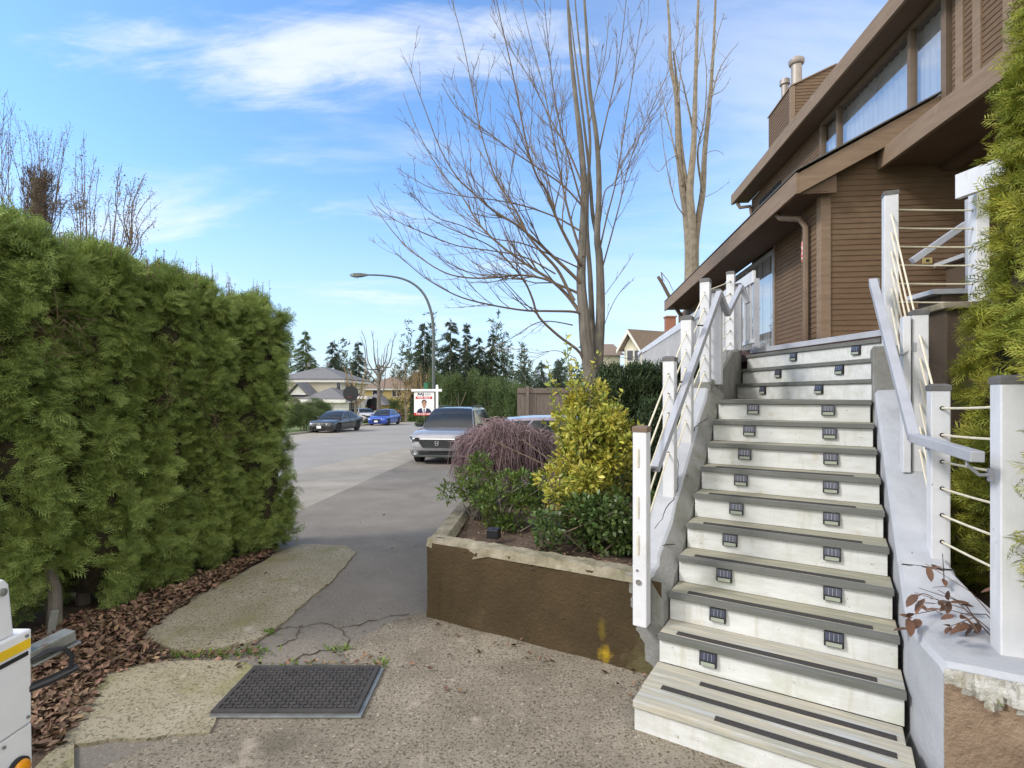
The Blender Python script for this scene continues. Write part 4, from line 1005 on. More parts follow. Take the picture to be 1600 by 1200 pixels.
def small_house_things():
    # brown pillar with a concrete cap beside the upper steps
    t = thing('gate_pillar', 'brown painted concrete pillar with a pale slab cap beside the cedar', 'pillar', (3.42, 3.98, .6))
    MB().box((3.52, 4.12, 1.55), (.42, .42, 1.95), rz=-.2).build('shaft', 'pillar', t, bevel=.01)
    MB().box((3.52, 4.12, 2.545), (.5, .5, .05), rz=-.2).build('pillar_cap', 'walltop', t, bevel=.008)
    t = thing('bench', 'pale slab topped low bench wall on the porch behind the pillar', 'bench', (3.95, 4.75, PLZ))
    MB().box((3.98, 4.72, 2.62), (.42, .3, .26), rz=-.1).build('support', 'pillar', t)
    MB().box((3.96, 4.72, 2.775), (.56, .36, .045), rz=-.1).build('slab', 'graypaint', t, bevel=.006)
    t = thing('wall_shelf', 'small pale shelf fixed to the porch wall above the outlet', 'shelf', tuple(H(1.2, -.35, 3.8)))
    MB().prism([H(1.02, -1.2, 3.50), H(1.75, -1.2, 3.50), H(1.75, -.7, 3.50), H(1.02, -.7, 3.50)], (0, 0, .05)).build('board', 'graypaint', t, bevel=.004)
    MB().prism([H(1.1, -1.1, 2.48), H(1.16, -1.1, 2.48), H(1.16, -.8, 2.48), H(1.1, -.8, 2.48)], (0, 0, 1.02)).build('leg', 'pillar', t)
    # outlet
    HQ = HO + HU * -.60; r = (1447 - CX) / F; a = (r * HQ.y - HQ.x) / (HV.x - r * HV.y); Y = HQ.y + a * HV.y; z = CAMZ - (408 - CY) / F * Y
    t = thing('power_outlet', 'small yellowed power outlet plate on the brown front wall', 'outlet', tuple(H(a, -.62, z)))
    MB().prism([H(a - .06, -.62, z - .04), H(a + .06, -.62, z - .04), H(a + .06, -.62, z + .04), H(a - .06, -.62, z + .04)], HU * -.008).build('plate', 'brass', t, bevel=.002)
    MB().prism([H(a - .02, -.629, z - .015), H(a + .02, -.629, z - .015), H(a + .02, -.629, z + .015), H(a - .02, -.629, z + .015)], HU * -.003).build('socket', 'hole', t)
    # red ornament by the downspout
    HS = HO + HV * -.28; r = (1259 - CX) / F; b = (r * HS.y - HS.x) / (HU.x - r * HU.y); Y = HS.y + b * HU.y; zz = lambda py: CAMZ - (py - CY) / F * Y
    mb = MB()
    prof = [(378, .05), (384, .075), (389, .04), (394, .07), (400, .075), (405, .055), (409, .02)]
    mb.loft([[H(-.305, b - w, zz(y)), H(-.33, b - w * .4, zz(y)), H(-.33, b + w * .4, zz(y)), H(-.305, b + w, zz(y)), H(-.296, b, zz(y))] for y, w in prof])
    tag(mb.build('wall_ornament', 'redcloth', smooth=True), 'small red and white ornament hanging on the siding by the downspout', 'ornament')
small_house_things()

# ------------------------------------------------------------------ trailer corner at lower left
def trailer():
    t = thing('utility_trailer', 'white utility trailer corner with yellow stripe and round amber lamp', 'trailer', (-2.0, 1.7, 0))
    X = -1.87; yf = 2.045
    zt = .965
    b = MB(); b.prism([(X, .3, .60), (X, yf, .60), (X, yf, zt), (X, .3, zt)], (-1.3, 0, 0)); body = b.build('side_panel', 'trailer', t, bevel=.008)
    b = MB(); b.prism([(X - .006, .3, .25), (X - .006, yf + .012, .25), (X - .006, yf + .006, .594), (X - .006, .3, .594)], (-1.28, 0, 0)); b.build('lower_panel', 'trailer', t, bevel=.006)
    MB().box((X + .004, 1.72, .43), (.012, .36, .22)).build('hatch_panel', 'trailer', t, bevel=.01)
    MB().box((X + .0025, 1.4, zt - .052), (.003, 1.27, .035)).build('yellow_stripe', 'yellow', body)
    MB().box((X + .0025, 1.4, zt - .088), (.003, 1.25, .016)).build('black_stripe', 'signblack', body)
    lp = MB(); lp.lathe([(.044, 0), (.044, .012), (.036, .016)], 'X', c=(X - .002, 1.985, .455), n=24); l = lp.build('side_lamp', 'signblack', t, smooth=30)
    MB().lathe([(.036, 0), (.036, .018), (.03, .026), (.015, .03), (0, .031)], 'X', c=(X, 1.985, .455), n=24).build('amber_lens', 'amber', l, smooth=40)
    mb = MB()
    for y, z in ((2.02, zt - .02), (2.025, .63), (1.93, .575), (1.7, zt - .012), (1.9, zt - .01)): mb.lathe([(.006, 0), (.006, .006), (0, .007)], 'X', c=(X, y, z), n=10)
    mb.build('rivet', 'steel', t)
    # rear post standing on the side, with its bolt
    p = MB(); p.prism([(X - .012, 1.86, zt), (X - .012, 1.985, zt), (X - .012, 1.965, 1.165), (X - .012, 1.945, 1.19), (X - .012, 1.86, 1.19)], (-.05, 0, 0)); po = p.build('tailgate_post', 'trailer', t, bevel=.008)
    MB().lathe([(.014, 0), (.014, .01), (0, .012)], 'X', c=(X - .012, 1.935, 1.145), n=12).build('bolt', 'steel', po)
    # steel latch arm, cable and rubber handle behind the corner
    mb = MB(); mb.beam((X - .03, 2.05, .85), (X + .02, 2.2, .87), .07, .045); mb.beam((X - .03, 2.05, .82), (X + .025, 2.21, .84), .1, .01)
    mb.build('latch_arm', 'steel', t, bevel=.004)
    MB().tube([(X, 2.04, .84), (X + .03, 2.08, .855), (X + .06, 2.12, .85), (X + .075, 2.14, .81), (X + .07, 2.14, .76)], .009, 8).build('cable_loop', 'darkplastic', t, smooth=True)
    MB().tube([(X - .01, 2.04, .73), (X + .03, 2.1, .735), (X + .075, 2.17, .75)], [.017, .017, .015], 10).build('handle', 'darkplastic', t, smooth=True)
trailer()
def stake():
    x, y = onground(78, 1000)
    tag(MB().beam((x, y, 0), (x + .02, y + .02, .22), .03, .05).build('metal_stake', 'steel', bevel=.003), 'short galvanised steel stake standing in the leaves under the hedge', 'stake')
stake()
# ------------------------------------------------------------------ vegetation
SPRAY = spray_tpl(); LEAF = leaf_tpl(.55, .18); NEEDLE = needle_tpl()
def lump(a, z, ph):
    return (.5 * math.sin(3 * a + 2.1 * z + ph) + .5 * math.sin(5 * a - 3.3 * z + ph * 2.3) + .35 * math.sin(9 * a + 7 * z + ph * .7) + .3 * math.sin(4.7 * z + ph * 1.9))
def cedar(root, c, rx, ry, rz, z0, z1, dens, m, ph, faceto=None, keep=1.0, size=.15, taper=.0, lumpamp=.1, gap=None, per=15):
    """column of flat fronds in clumps round a dark core. c: centre (x, y); rz: turn of its plan; faceto: a bearing that gets full density"""
    r = random.Random(int(ph * 1000)); cs, sn = math.cos(rz), math.sin(rz)
    org, dr, up, sc = [], [], [], []
    area = math.pi * (rx + ry) * (z1 - z0)
    n = int(area * dens)
    def rad(z):
        u = (z - z0) / (z1 - z0); q = 1 - taper * u
        return q * (1 - max(0, (u - .9) / .1) ** 2 * .55) * (1 - max(0, (.06 - u) / .06) * .25)
    for _ in range(n):
        a = r.uniform(0, 2 * math.pi); z = z0 + (z1 - z0) * r.random() ** .92
        q = rad(z) * (1 + lumpamp * lump(a, z, ph))
        e = .8
        ca = math.copysign(abs(math.cos(a)) ** e, math.cos(a)); sa = math.copysign(abs(math.sin(a)) ** e, math.sin(a))
        lx, ly = rx * q * ca, ry * q * sa
        nxl, nyl = math.cos(a) / rx, math.sin(a) / ry; nl = math.hypot(nxl, nyl); nxl /= nl; nyl /= nl
        x = c[0] + lx * cs - ly * sn; y = c[1] + lx * sn + ly * cs; nx = nxl * cs - nyl * sn; ny = nxl * sn + nyl * cs
        if faceto is not None and nx * faceto[0] + ny * faceto[1] < -.25 and r.random() > .25 and z < z1 - .25 and z > .75: continue
        if gap and gap(x, y, z): continue
        dep = r.random() ** 1.6 * .2
        base = (x - nx * (.1 + dep), y - ny * (.1 + dep), z)
        upw = .25 + .9 * max(0, (z - z1 + .35) / .35) - .35 * max(0, .4 - (z - z0))
        s = size * r.uniform(.75, 1.3); tg0 = r.gauss(0, .45); uz0 = r.gauss(0, .3)
        for k in range(int(per * r.uniform(.6, 1.2))):
            tg = r.gauss(tg0, .6); d = np.array([nx * .7 - ny * tg, ny * .7 + nx * tg, upw + r.gauss(uz0, .45)])
            o = np.array(base) + np.array([r.gauss(0, .04), r.gauss(0, .04), r.gauss(0, .035)])
            org.append(o); dr.append(d); up.append([nx * .75 + r.gauss(0, .45), ny * .75 + r.gauss(0, .45), .65 + r.gauss(0, .35)]); sc.append(s * r.uniform(.7, 1.15))
    V, Fq = scatter(*SPRAY, np.array(org), frames(np.array(dr), np.array(up)), np.array(sc))
    raw('foliage', V, Fq, m, root)
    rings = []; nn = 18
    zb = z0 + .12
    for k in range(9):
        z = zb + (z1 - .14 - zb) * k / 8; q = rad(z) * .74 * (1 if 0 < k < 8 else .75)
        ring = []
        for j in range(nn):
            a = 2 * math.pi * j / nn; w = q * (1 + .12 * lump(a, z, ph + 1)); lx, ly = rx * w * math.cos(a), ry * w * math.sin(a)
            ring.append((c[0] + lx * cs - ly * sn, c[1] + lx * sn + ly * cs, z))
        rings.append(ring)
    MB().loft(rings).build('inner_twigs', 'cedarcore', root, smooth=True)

def hedge():
    E = Vector((.315, .949, 0)); NL_ = Vector((-.949, .315, 0)); F0 = Vector((-3.67, 3.77, 0))
    rz = math.atan2(E.y, E.x)
    G_ = 'cedars of the clipped hedge on the left'
    labs = [('nearest cedar of the left hedge, cut by the frame edge above the trailer', -.30, 3.3), ('second cedar of the left hedge, its bare trunk showing above the leaves', .28, 3.22), ('third cedar of the left hedge, behind the slab corner', .85, 3.18),
            ('middle cedar of the left hedge with a dry brown patch', 1.4, 3.14), ('fifth cedar of the left hedge, second from the street end', 1.94, 3.08), ('last cedar of the left hedge at the street end', 2.58, 3.0)]
    for i, (lab, s, h) in enumerate(labs):
        c = F0 + E * s + NL_ * (.52 + .04 * math.sin(i * 2.4) - (.1 if i == 5 else 0))
        t = thing('hedge_cedar', lab, 'cedar', (c.x, c.y, 0), 0, G_)
        face = (.949, -.315)
        tx, ty = onground(85, 985)
        gap = (lambda x, y, z: z < .5 and abs(x - tx - .04) < .2 and y > 3.9) if i in (0, 1, 2) else None
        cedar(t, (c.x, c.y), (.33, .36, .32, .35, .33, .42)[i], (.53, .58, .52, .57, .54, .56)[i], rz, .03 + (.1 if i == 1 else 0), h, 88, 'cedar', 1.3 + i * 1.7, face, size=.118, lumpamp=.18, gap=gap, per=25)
        if i == 1:
            MB().tube([(tx, ty, -.02), (tx + .01, ty - .01, .3), (tx - .05, ty + .0, .62), (tx - .25, ty + .12, 1.3)], [.055, .048, .042, .03], 10).build('trunk', 'bark', t, smooth=True)
        else:
            MB().tube([(c.x, c.y, -.02), (c.x, c.y, .9)], [.06, .05], 8).build('trunk', 'bark', t, smooth=True)
        if i in (1, 3, 4):
            r = random.Random(i); mb = MB()
            for k in range(90):
                p = F0 + E * (s + r.gauss(.1, .14)) + NL_ * r.uniform(.02, .12); z = r.gauss({1: 2.35, 3: 1.95, 4: 1.5}[i], .12)
                q = p + Vector((r.gauss(.02, .07), r.gauss(-.02, .07), r.gauss(0, .07)))
                mb.tube([(p.x, p.y, z), (q.x, q.y, z + q.z)], [.0035, .002], 3)
            mb.build('dry_patch', 'drybits', t)
    # shoots that grew out of the top of the hedge
    r = random.Random(12); mb = MB(); lf = []
    for k in range(60):
        s = r.uniform(.5, 2.75); p = F0 + E * s + NL_ * r.uniform(.05, .5); z = 3.16 - .07 * s
        q = Vector((p.x + r.gauss(0, .03), p.y + r.gauss(0, .03), z + r.uniform(.08, .3)))
        mb.tube([(p.x, p.y, z - .1), tuple(q)], [.004, .0015], 3)
        for _ in range(5): u = r.uniform(.4, 1); lf.append((p.x + (q.x - p.x) * u, p.y + (q.y - p.y) * u, z - .1 + (q.z - z + .1) * u))
    o = mb.build('hedge_top_shoots', 'twig'); tag(o, 'thin twiggy shoots poking out of the hedge top against the sky', 'shoots', kind='stuff')
    n = len(lf); V, Fq = scatter(*LEAF, np.array(lf), frames(unit(n), unit(n)), RNG.uniform(.015, .03, n)); raw('leaves', V, Fq, 'budtree', o)
hedge()

def right_cedars():
    t = thing('columnar_cedar', 'tall cedar in sunlit golden green standing behind the right stair railing', 'cedar', (3.36, 3.2, .55), 0, 'cedars beside the right railing')
    cedar(t, (3.42, 3.22), .66, .64, .3, .62, 5.5, 85, 'cedarlit', 5.1, (-.75, -.66), size=.12, taper=.86, lumpamp=.11)
    MB().tube([(3.4, 3.2, .5), (3.4, 3.2, 2)], [.07, .05], 8).build('trunk', 'bark', t, smooth=True)
    t = thing('columnar_cedar', 'nearer cedar in sunlit golden green at the right edge, poking past the front rail post', 'cedar', (2.6, 2.02, .55), 0, 'cedars beside the right railing')
    cedar(t, (2.64, 2.06), .47, .45, .3, .85, 5.0, 120, 'cedarlit', 8.3, (-.8, -.6), size=.10, taper=.22, lumpamp=.16)
    MB().tube([(2.62, 2.04, .5), (2.62, 2.04, 2)], [.06, .04], 8).build('trunk', 'bark', t, smooth=True)
    # low bronze-leaved shoots at its foot
    r = random.Random(5)
    t = thing('bronze_shrub', 'small shrub with red brown leaves hanging over the grey wall by the cedar', 'shrub', (2.5, 2.72, .6))
    mb = MB(); o, d = [], []
    for k in range(16):
        a = Vector((2.5 + r.gauss(0, .06), 2.72 + r.gauss(0, .1), .62)); e = Vector((-r.uniform(.25, .62), -r.uniform(-.1, .32), r.uniform(.02, .42)))
        if k > 10: e = Vector((r.gauss(0, .2), r.gauss(-.05, .2), r.uniform(.1, .4)))
        pts = [a, a + e * .5 + Vector((0, 0, .06)), a + e]; mb.tube(pts, [.0035, .0025, .0015], 4)
        for _ in range(4):
            u = r.uniform(.45, 1); p = a + e * u; o.append(tuple(p)); d.append((e.x + r.gauss(0, .3), e.y + r.gauss(0, .3), r.gauss(-.1, .3)))
    mb.build('stems', 'redleaf', t); n = len(o)
    V, Fq = scatter(*oval_tpl(.42), np.array(o), frames(np.array(d), np.array([[0, 0, 1.]] * n) + unit(n) * .5), RNG.uniform(.06, .105, n)); raw('leaves', V, Fq, 'redleaf', t)
right_cedars()

def leaf_cloud(root, clumps, n, size, m, name='foliage', outward=.8, shell=.55, tpl=LEAF, up=.3):
    """leaves spread through a set of ellipsoid clumps (x, y, z, rx, ry, rz)"""
    w = np.array([c[3] * c[4] + c[4] * c[5] + c[3] * c[5] for c in clumps]); w /= w.sum()
    idx = RNG.choice(len(clumps), n, p=w); C = np.array(clumps)[idx]
    u = unit(n); rr = (shell + (1 - shell) * RNG.random(n) ** .5)[:, None] * RNG.uniform(.85, 1.12, (n, 1))
    o = C[:, :3] + u * C[:, 3:] * rr
    d = u * outward + RNG.normal(size=(n, 3)) * .5 + np.array([0, 0, up])
    V, Fq = scatter(*tpl, o, frames(d, np.array([[0, 0, 1.]]) + RNG.normal(size=(n, 3)) * .6), RNG.uniform(size * .65, size * 1.25, n))
    return raw(name, V, Fq, m, root)

def planter_plants():
    r = random.Random(21)
    # golden euonymus with tall sprigs
    t = thing('golden_bush', 'bright yellow and green variegated bush with tall sprigs in the planter', 'bush', (.68, 4.75, .6))
    cl = []
    for k in range(46):
        a = r.uniform(0, 6.28); q = r.uniform(.1, .44); z = r.uniform(.95, 1.68); k_ = 1 - max(0, z - 1.35) * .9
        cl.append((.69 + q * math.cos(a) * k_, 4.78 + q * .9 * math.sin(a) * k_, z, r.uniform(.1, .16), r.uniform(.1, .16), r.uniform(.09, .15)))
    for k in range(6): cl.append((.60 + r.gauss(0, .12), 4.85 + r.gauss(0, .1), r.uniform(1.65, 1.9), .09, .09, .12))
    leaf_cloud(t, cl, 8600, .056, 'euon', shell=.42, tpl=oval_tpl(.44))
    sm = MB(); o, d = [], []
    sp = [P(884, 520, 4.85), P(880, 545, 4.7), P(862, 590, 4.9), P(938, 548, 4.6), P(930, 590, 4.8), P(975, 610, 4.5), P(968, 640, 4.6), P(900, 560, 4.9), P(856, 565, 4.8), P(945, 600, 4.6), P(985, 680, 4.4), P(846, 660, 4.7)]
    for e in sp:
        a = Vector((.66 + r.gauss(0, .12), 4.78 + r.gauss(0, .1), 1.3)); m_ = a.lerp(e, .55) + Vector((r.gauss(0, .03), r.gauss(0, .03), 0))
        sm.tube([a, m_, e], [.006, .005, .003], 4)
        for k in range(30):
            u = .25 + .75 * k / 30; p = a.lerp(m_, u / .55) if u < .55 else m_.lerp(e, (u - .55) / .45); o.append(tuple(p)); d.append((r.gauss(0, 1), r.gauss(0, 1), r.uniform(.2, 1.2)))
    sm.build('stems', 'nandina', t); n = len(o)
    V, Fq = scatter(*LEAF, np.array(o), frames(np.array(d), unit(n)), RNG.uniform(.045, .075, n)); raw('sprig_leaves', V, Fq, 'euon', t)
    b = MB()
    for k in range(14):
        a = Vector((.68 + r.gauss(0, .05), 4.8 + r.gauss(0, .05), .6)); b.tube([a, a + Vector((r.gauss(0, .12), r.gauss(0, .12), .45)), a + Vector((r.gauss(0, .28), r.gauss(0, .25), .85))], [.012, .009, .004], 5)
    b.build('branches', 'twig', t)
    # dark evergreen below it
    t = thing('evergreen_shrub', 'low dark green shrub under the yellow bush behind the planter wall', 'shrub', (.66, 4.42, .6))
    cl = [(.70 + r.gauss(0, .2), 4.36 + r.gauss(0, .16), r.uniform(.68, .98), r.uniform(.12, .18), r.uniform(.1, .15), r.uniform(.1, .15)) for _ in range(30)]
    cl += [(.86 + r.gauss(0, .07), 4.25 + r.gauss(0, .08), r.uniform(.66, .85), .12, .1, .1) for _ in range(6)]
    leaf_cloud(t, cl, 7000, .045, 'greenleaf', shell=.45, tpl=oval_tpl(.55))
    b = MB()
    for k in range(20):
        a = Vector((.68 + r.gauss(0, .1), 4.4 + r.gauss(0, .08), .58)); b.tube([a, a + Vector((r.gauss(0, .15), r.gauss(-.05, .15), .2)), a + Vector((r.gauss(0, .25), r.gauss(-.05, .2), .4))], [.009, .006, .003], 4)
    b.build('branches', 'twig', t)
    # green and red shrubs at the left end
    for lab, cx, cy, cz, sx, sz, n, k in (('small green shrub with reddish tips leaning over the left planter edge', -.34, 5.35, .92, .15, .14, 1500, 9), ('bushy green shrub in front of the drooping purple bush', -.02, 5.1, .86, .2, .15, 3200, 16)):
        t = thing('green_shrub', lab, 'shrub', (cx, cy, .6))
        cl = [(cx + r.gauss(0, sx), cy + r.gauss(0, .12), cz + r.gauss(0, sz * .75), r.uniform(.08, .13), r.uniform(.08, .13), r.uniform(.07, .12)) for _ in range(k)]
        leaf_cloud(t, cl, n, .05, 'nandina', shell=.35, up=.5, tpl=leaf_tpl(.38, .15))
        b = MB()
        for _ in range(14):
            a = Vector((cx + r.gauss(0, .04), cy, .58)); b.tube([a, a + Vector((r.gauss(0, .1), r.gauss(0, .1), .2)), a + Vector((r.gauss(0, .22), r.gauss(0, .15), r.uniform(.3, .55)))], [.01, .007, .003], 5)
        b.build('stems', 'bark', t)
    # weeping laceleaf maple, bare: a dome of hanging twigs
    t = thing('weeping_maple', 'drooping purple brown leafless bush shaped like a dome beside the silver car', 'bush', (-.05, 6.35, .6))
    V = []; mb = MB(); c = Vector((-.06, 6.35, 0))
    mb.tube([(c.x, c.y, .55), (c.x + .05, c.y, .85), (c.x - .02, c.y, 1.2), (c.x + .02, c.y, 1.45)], [.05, .045, .04, .03], 8)
    heads = []
    for k in range(46):
        a = r.uniform(0, 6.28); q = math.sqrt(r.random()) * .38
        h = Vector((c.x + q * 1.1 * math.cos(a), c.y + q * math.sin(a), 1.44 - .5 * q * q + r.gauss(0, .07)))
        mb.tube([(c.x, c.y, 1.2 + r.gauss(0, .1)), c.lerp(h, .5) + Vector((0, 0, h.z * .5 + .04 + .0)) if False else Vector(((c.x + h.x) / 2, (c.y + h.y) / 2, 1.42 + r.gauss(0, .03))), tuple(h)], [.018, .012, .006], 5); heads.append((h, a, q))
    mb.build('branches', 'maple', t)
    mb = MB()
    for k in range(3400):
        h, a, q = heads[r.randrange(len(heads))]
        aa = a + r.gauss(0, .7); l = r.uniform(.12, .4) ; dx, dy = math.cos(aa), math.sin(aa)
        p0 = h + Vector((r.gauss(0, .07), r.gauss(0, .07), r.gauss(0, .035))); dd = r.uniform(.15, .6)
        p1 = p0 + Vector((dx * l * .35, dy * l * .35, -l * .15 + r.gauss(0, .03))); p2 = p0 + Vector((dx * l * .55 + r.gauss(0, .03), dy * l * .55 + r.gauss(0, .03), -l * dd * 1.3)); p3 = p2 + Vector((dx * .04 + r.gauss(0, .03), dy * .04 + r.gauss(0, .03), -l * .75))
        p1 += Vector((r.gauss(0, .02), r.gauss(0, .02), r.gauss(0, .02))); p3 += Vector((r.gauss(0, .03), r.gauss(0, .03), 0)); mb.tube([p0, p1, p2, p3], [.005, .0045, .0035, .002], 3, cap=False)
    for k in range(2600):
        a = r.uniform(0, 6.28); q = math.sqrt(r.random()) * .55; zz = 1.5 - .55 * q * q - r.random() ** 2 * .28; x, y = c.x + q * 1.08 * math.cos(a), c.y + q * math.sin(a); l = r.uniform(.03, .12)
        e = Vector((r.gauss(math.cos(a) * .4, .6), r.gauss(math.sin(a) * .4, .6), r.gauss(-.25, .55))) * l; mb.tube([(x, y, zz), Vector((x, y, zz)) + e * .5 + Vector((0, 0, .012)), Vector((x, y, zz)) + e], [.004, .0035, .002], 3, cap=False)
    mb.build('hanging_twigs', 'maple', t)
    o = []
    for k in range(900):
        a = r.uniform(0, 6.28); q = .2 + .38 * r.random(); zz = 1.46 - .6 * q * q - r.random() * .4; o.append((c.x + q * 1.1 * math.cos(a), c.y + q * math.sin(a), zz))
    n = len(o); V, Fq = scatter(*LEAF, np.array(o), frames(unit(n), unit(n)), RNG.uniform(.015, .035, n)); raw('dry_leaves', V, Fq, 'drybits', t)['kind'] = 'stuff'
    # dark lamp box on the soil
    x, y = -.16, 4.62
    t = thing('solar_spotlight', 'small dark box lamp lying on the planter soil at the wall', 'lamp', (x, y, .6))
    MB().box((x, y, .655), (.11, .08, .08), rz=-.4).build('housing', 'darkplastic', t, bevel=.006)
    MB().box((x - .0, y - .0, .7), (.1, .07, .006), rz=-.4).build('panel', 'solar', t)
planter_plants()

def dark_hedge():
    """clipped yew hedge behind the yellow bush"""
    G_ = 'dark yews beside the left railing'
    spots = [(1.42, 6.5, 2.16, 'left dark yew of the short hedge behind the yellow bush'), (1.86, 6.72, 2.19, 'middle dark yew of the short hedge behind the white posts'), (2.3, 7.0, 2.22, 'right dark yew of the short hedge below the deck railing'), (1.75, 5.75, 1.75, 'low dark yew tucked beside the left stair wall')]
    for i, (x, y, h, lab) in enumerate(spots):
        t = thing('dark_yew', lab, 'yew', (x, y, .58), 0, G_)
        r = random.Random(40 + i); o, d, sc = [], [], []
        rx = .36
        for _ in range(5200 if i < 3 else 2600):
            a = r.uniform(0, 6.28); z = .62 + (h - .62) * r.random() ** .8; q = (1 + .13 * lump(a, z, i * 1.9)) * r.uniform(.72, 1.02) * (1 if z < h - .15 else .8)
            o.append((x + rx * q * math.cos(a), y + rx * q * math.sin(a), z)); d.append((math.cos(a) * .35 + r.gauss(0, .25), math.sin(a) * .35 + r.gauss(0, .25), 1.0)); sc.append(r.uniform(.09, .17))
        n = len(o); V, Fq = scatter(*NEEDLE, np.array(o), frames(np.array(d), unit(n)), np.array(sc)); raw('foliage', V, Fq, 'yew', t)
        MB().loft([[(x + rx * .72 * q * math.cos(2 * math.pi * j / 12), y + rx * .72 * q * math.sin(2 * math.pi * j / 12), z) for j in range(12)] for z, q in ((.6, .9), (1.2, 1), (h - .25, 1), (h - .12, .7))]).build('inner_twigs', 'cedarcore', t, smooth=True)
dark_hedge()

# ------------------------------------------------------------------ bare trees
def grow(mb, pts, r0, r1, rr, depth, tw, spread=.7, up=.35, nseg=5, dens=1.0, lenk=.38):
    """a limb along pts, then side twigs that leave it at an angle and bend upward"""
    n = len(pts); rad = [r0 + (r1 - r0) * (i / (n - 1)) ** .8 for i in range(n)]
    mb.tube(pts, rad, 7 if r0 > .03 else (5 if r0 > .01 else 3), cap=depth == 0)
    if depth >= tw: return
    L_ = sum((Vector(b) - Vector(a)).length for a, b in zip(pts, pts[1:]))
    k = max(2, int(L_ * dens * (2.3 if depth == 0 else 4.0)))
    for j in range(k):
        u = rr.uniform(.22 if depth == 0 else .15, .98) * (n - 1); i = min(n - 2, int(u)); f = u - i
        a = Vector(pts[i]).lerp(Vector(pts[i + 1]), f); d = (Vector(pts[i + 1]) - Vector(pts[i])).normalized()
        s = Vector((rr.gauss(0, 1), rr.gauss(0, 1), rr.gauss(0, 1))); s = (s - d * s.dot(d)).normalized()
        e = (d + s * spread * rr.uniform(.6, 1.3)).normalized()
        l = L_ * lenk * rr.uniform(.35, 1) * (1 - .55 * u / (n - 1))
        l = min(l, 2.1 if depth == 0 else .7)
        q = [a]; p = a.copy()
        for m_ in range(nseg):
            e = (e + Vector((rr.gauss(0, .1), rr.gauss(0, .1), rr.gauss(0, .08) + up * .22))).normalized(); p = p + e * (l / nseg); q.append(p.copy())
        ra = min((r0 + (r1 - r0) * u / (n - 1)) * .55, .014 if depth == 0 else .007)
        grow(mb, q, max(ra, .0042), .0026, rr, depth + 1, tw, spread, up, 4, dens, lenk)

def smooth_pts(pts, k=4):
    out = []; n = len(pts)
    for i in range(n - 1):
        p0, p1, p2, p3 = pts[max(i - 1, 0)], pts[i], pts[i + 1], pts[min(i + 2, n - 1)]
        for j in range(k):
            t = j / k
            out.append(.5 * ((2 * p1) + (p2 - p0) * t + (2 * p0 - 5 * p1 + 4 * p2 - p3) * t * t + (3 * p1 - p0 - 3 * p2 + p3) * t ** 3))
    out.append(pts[-1]); return out

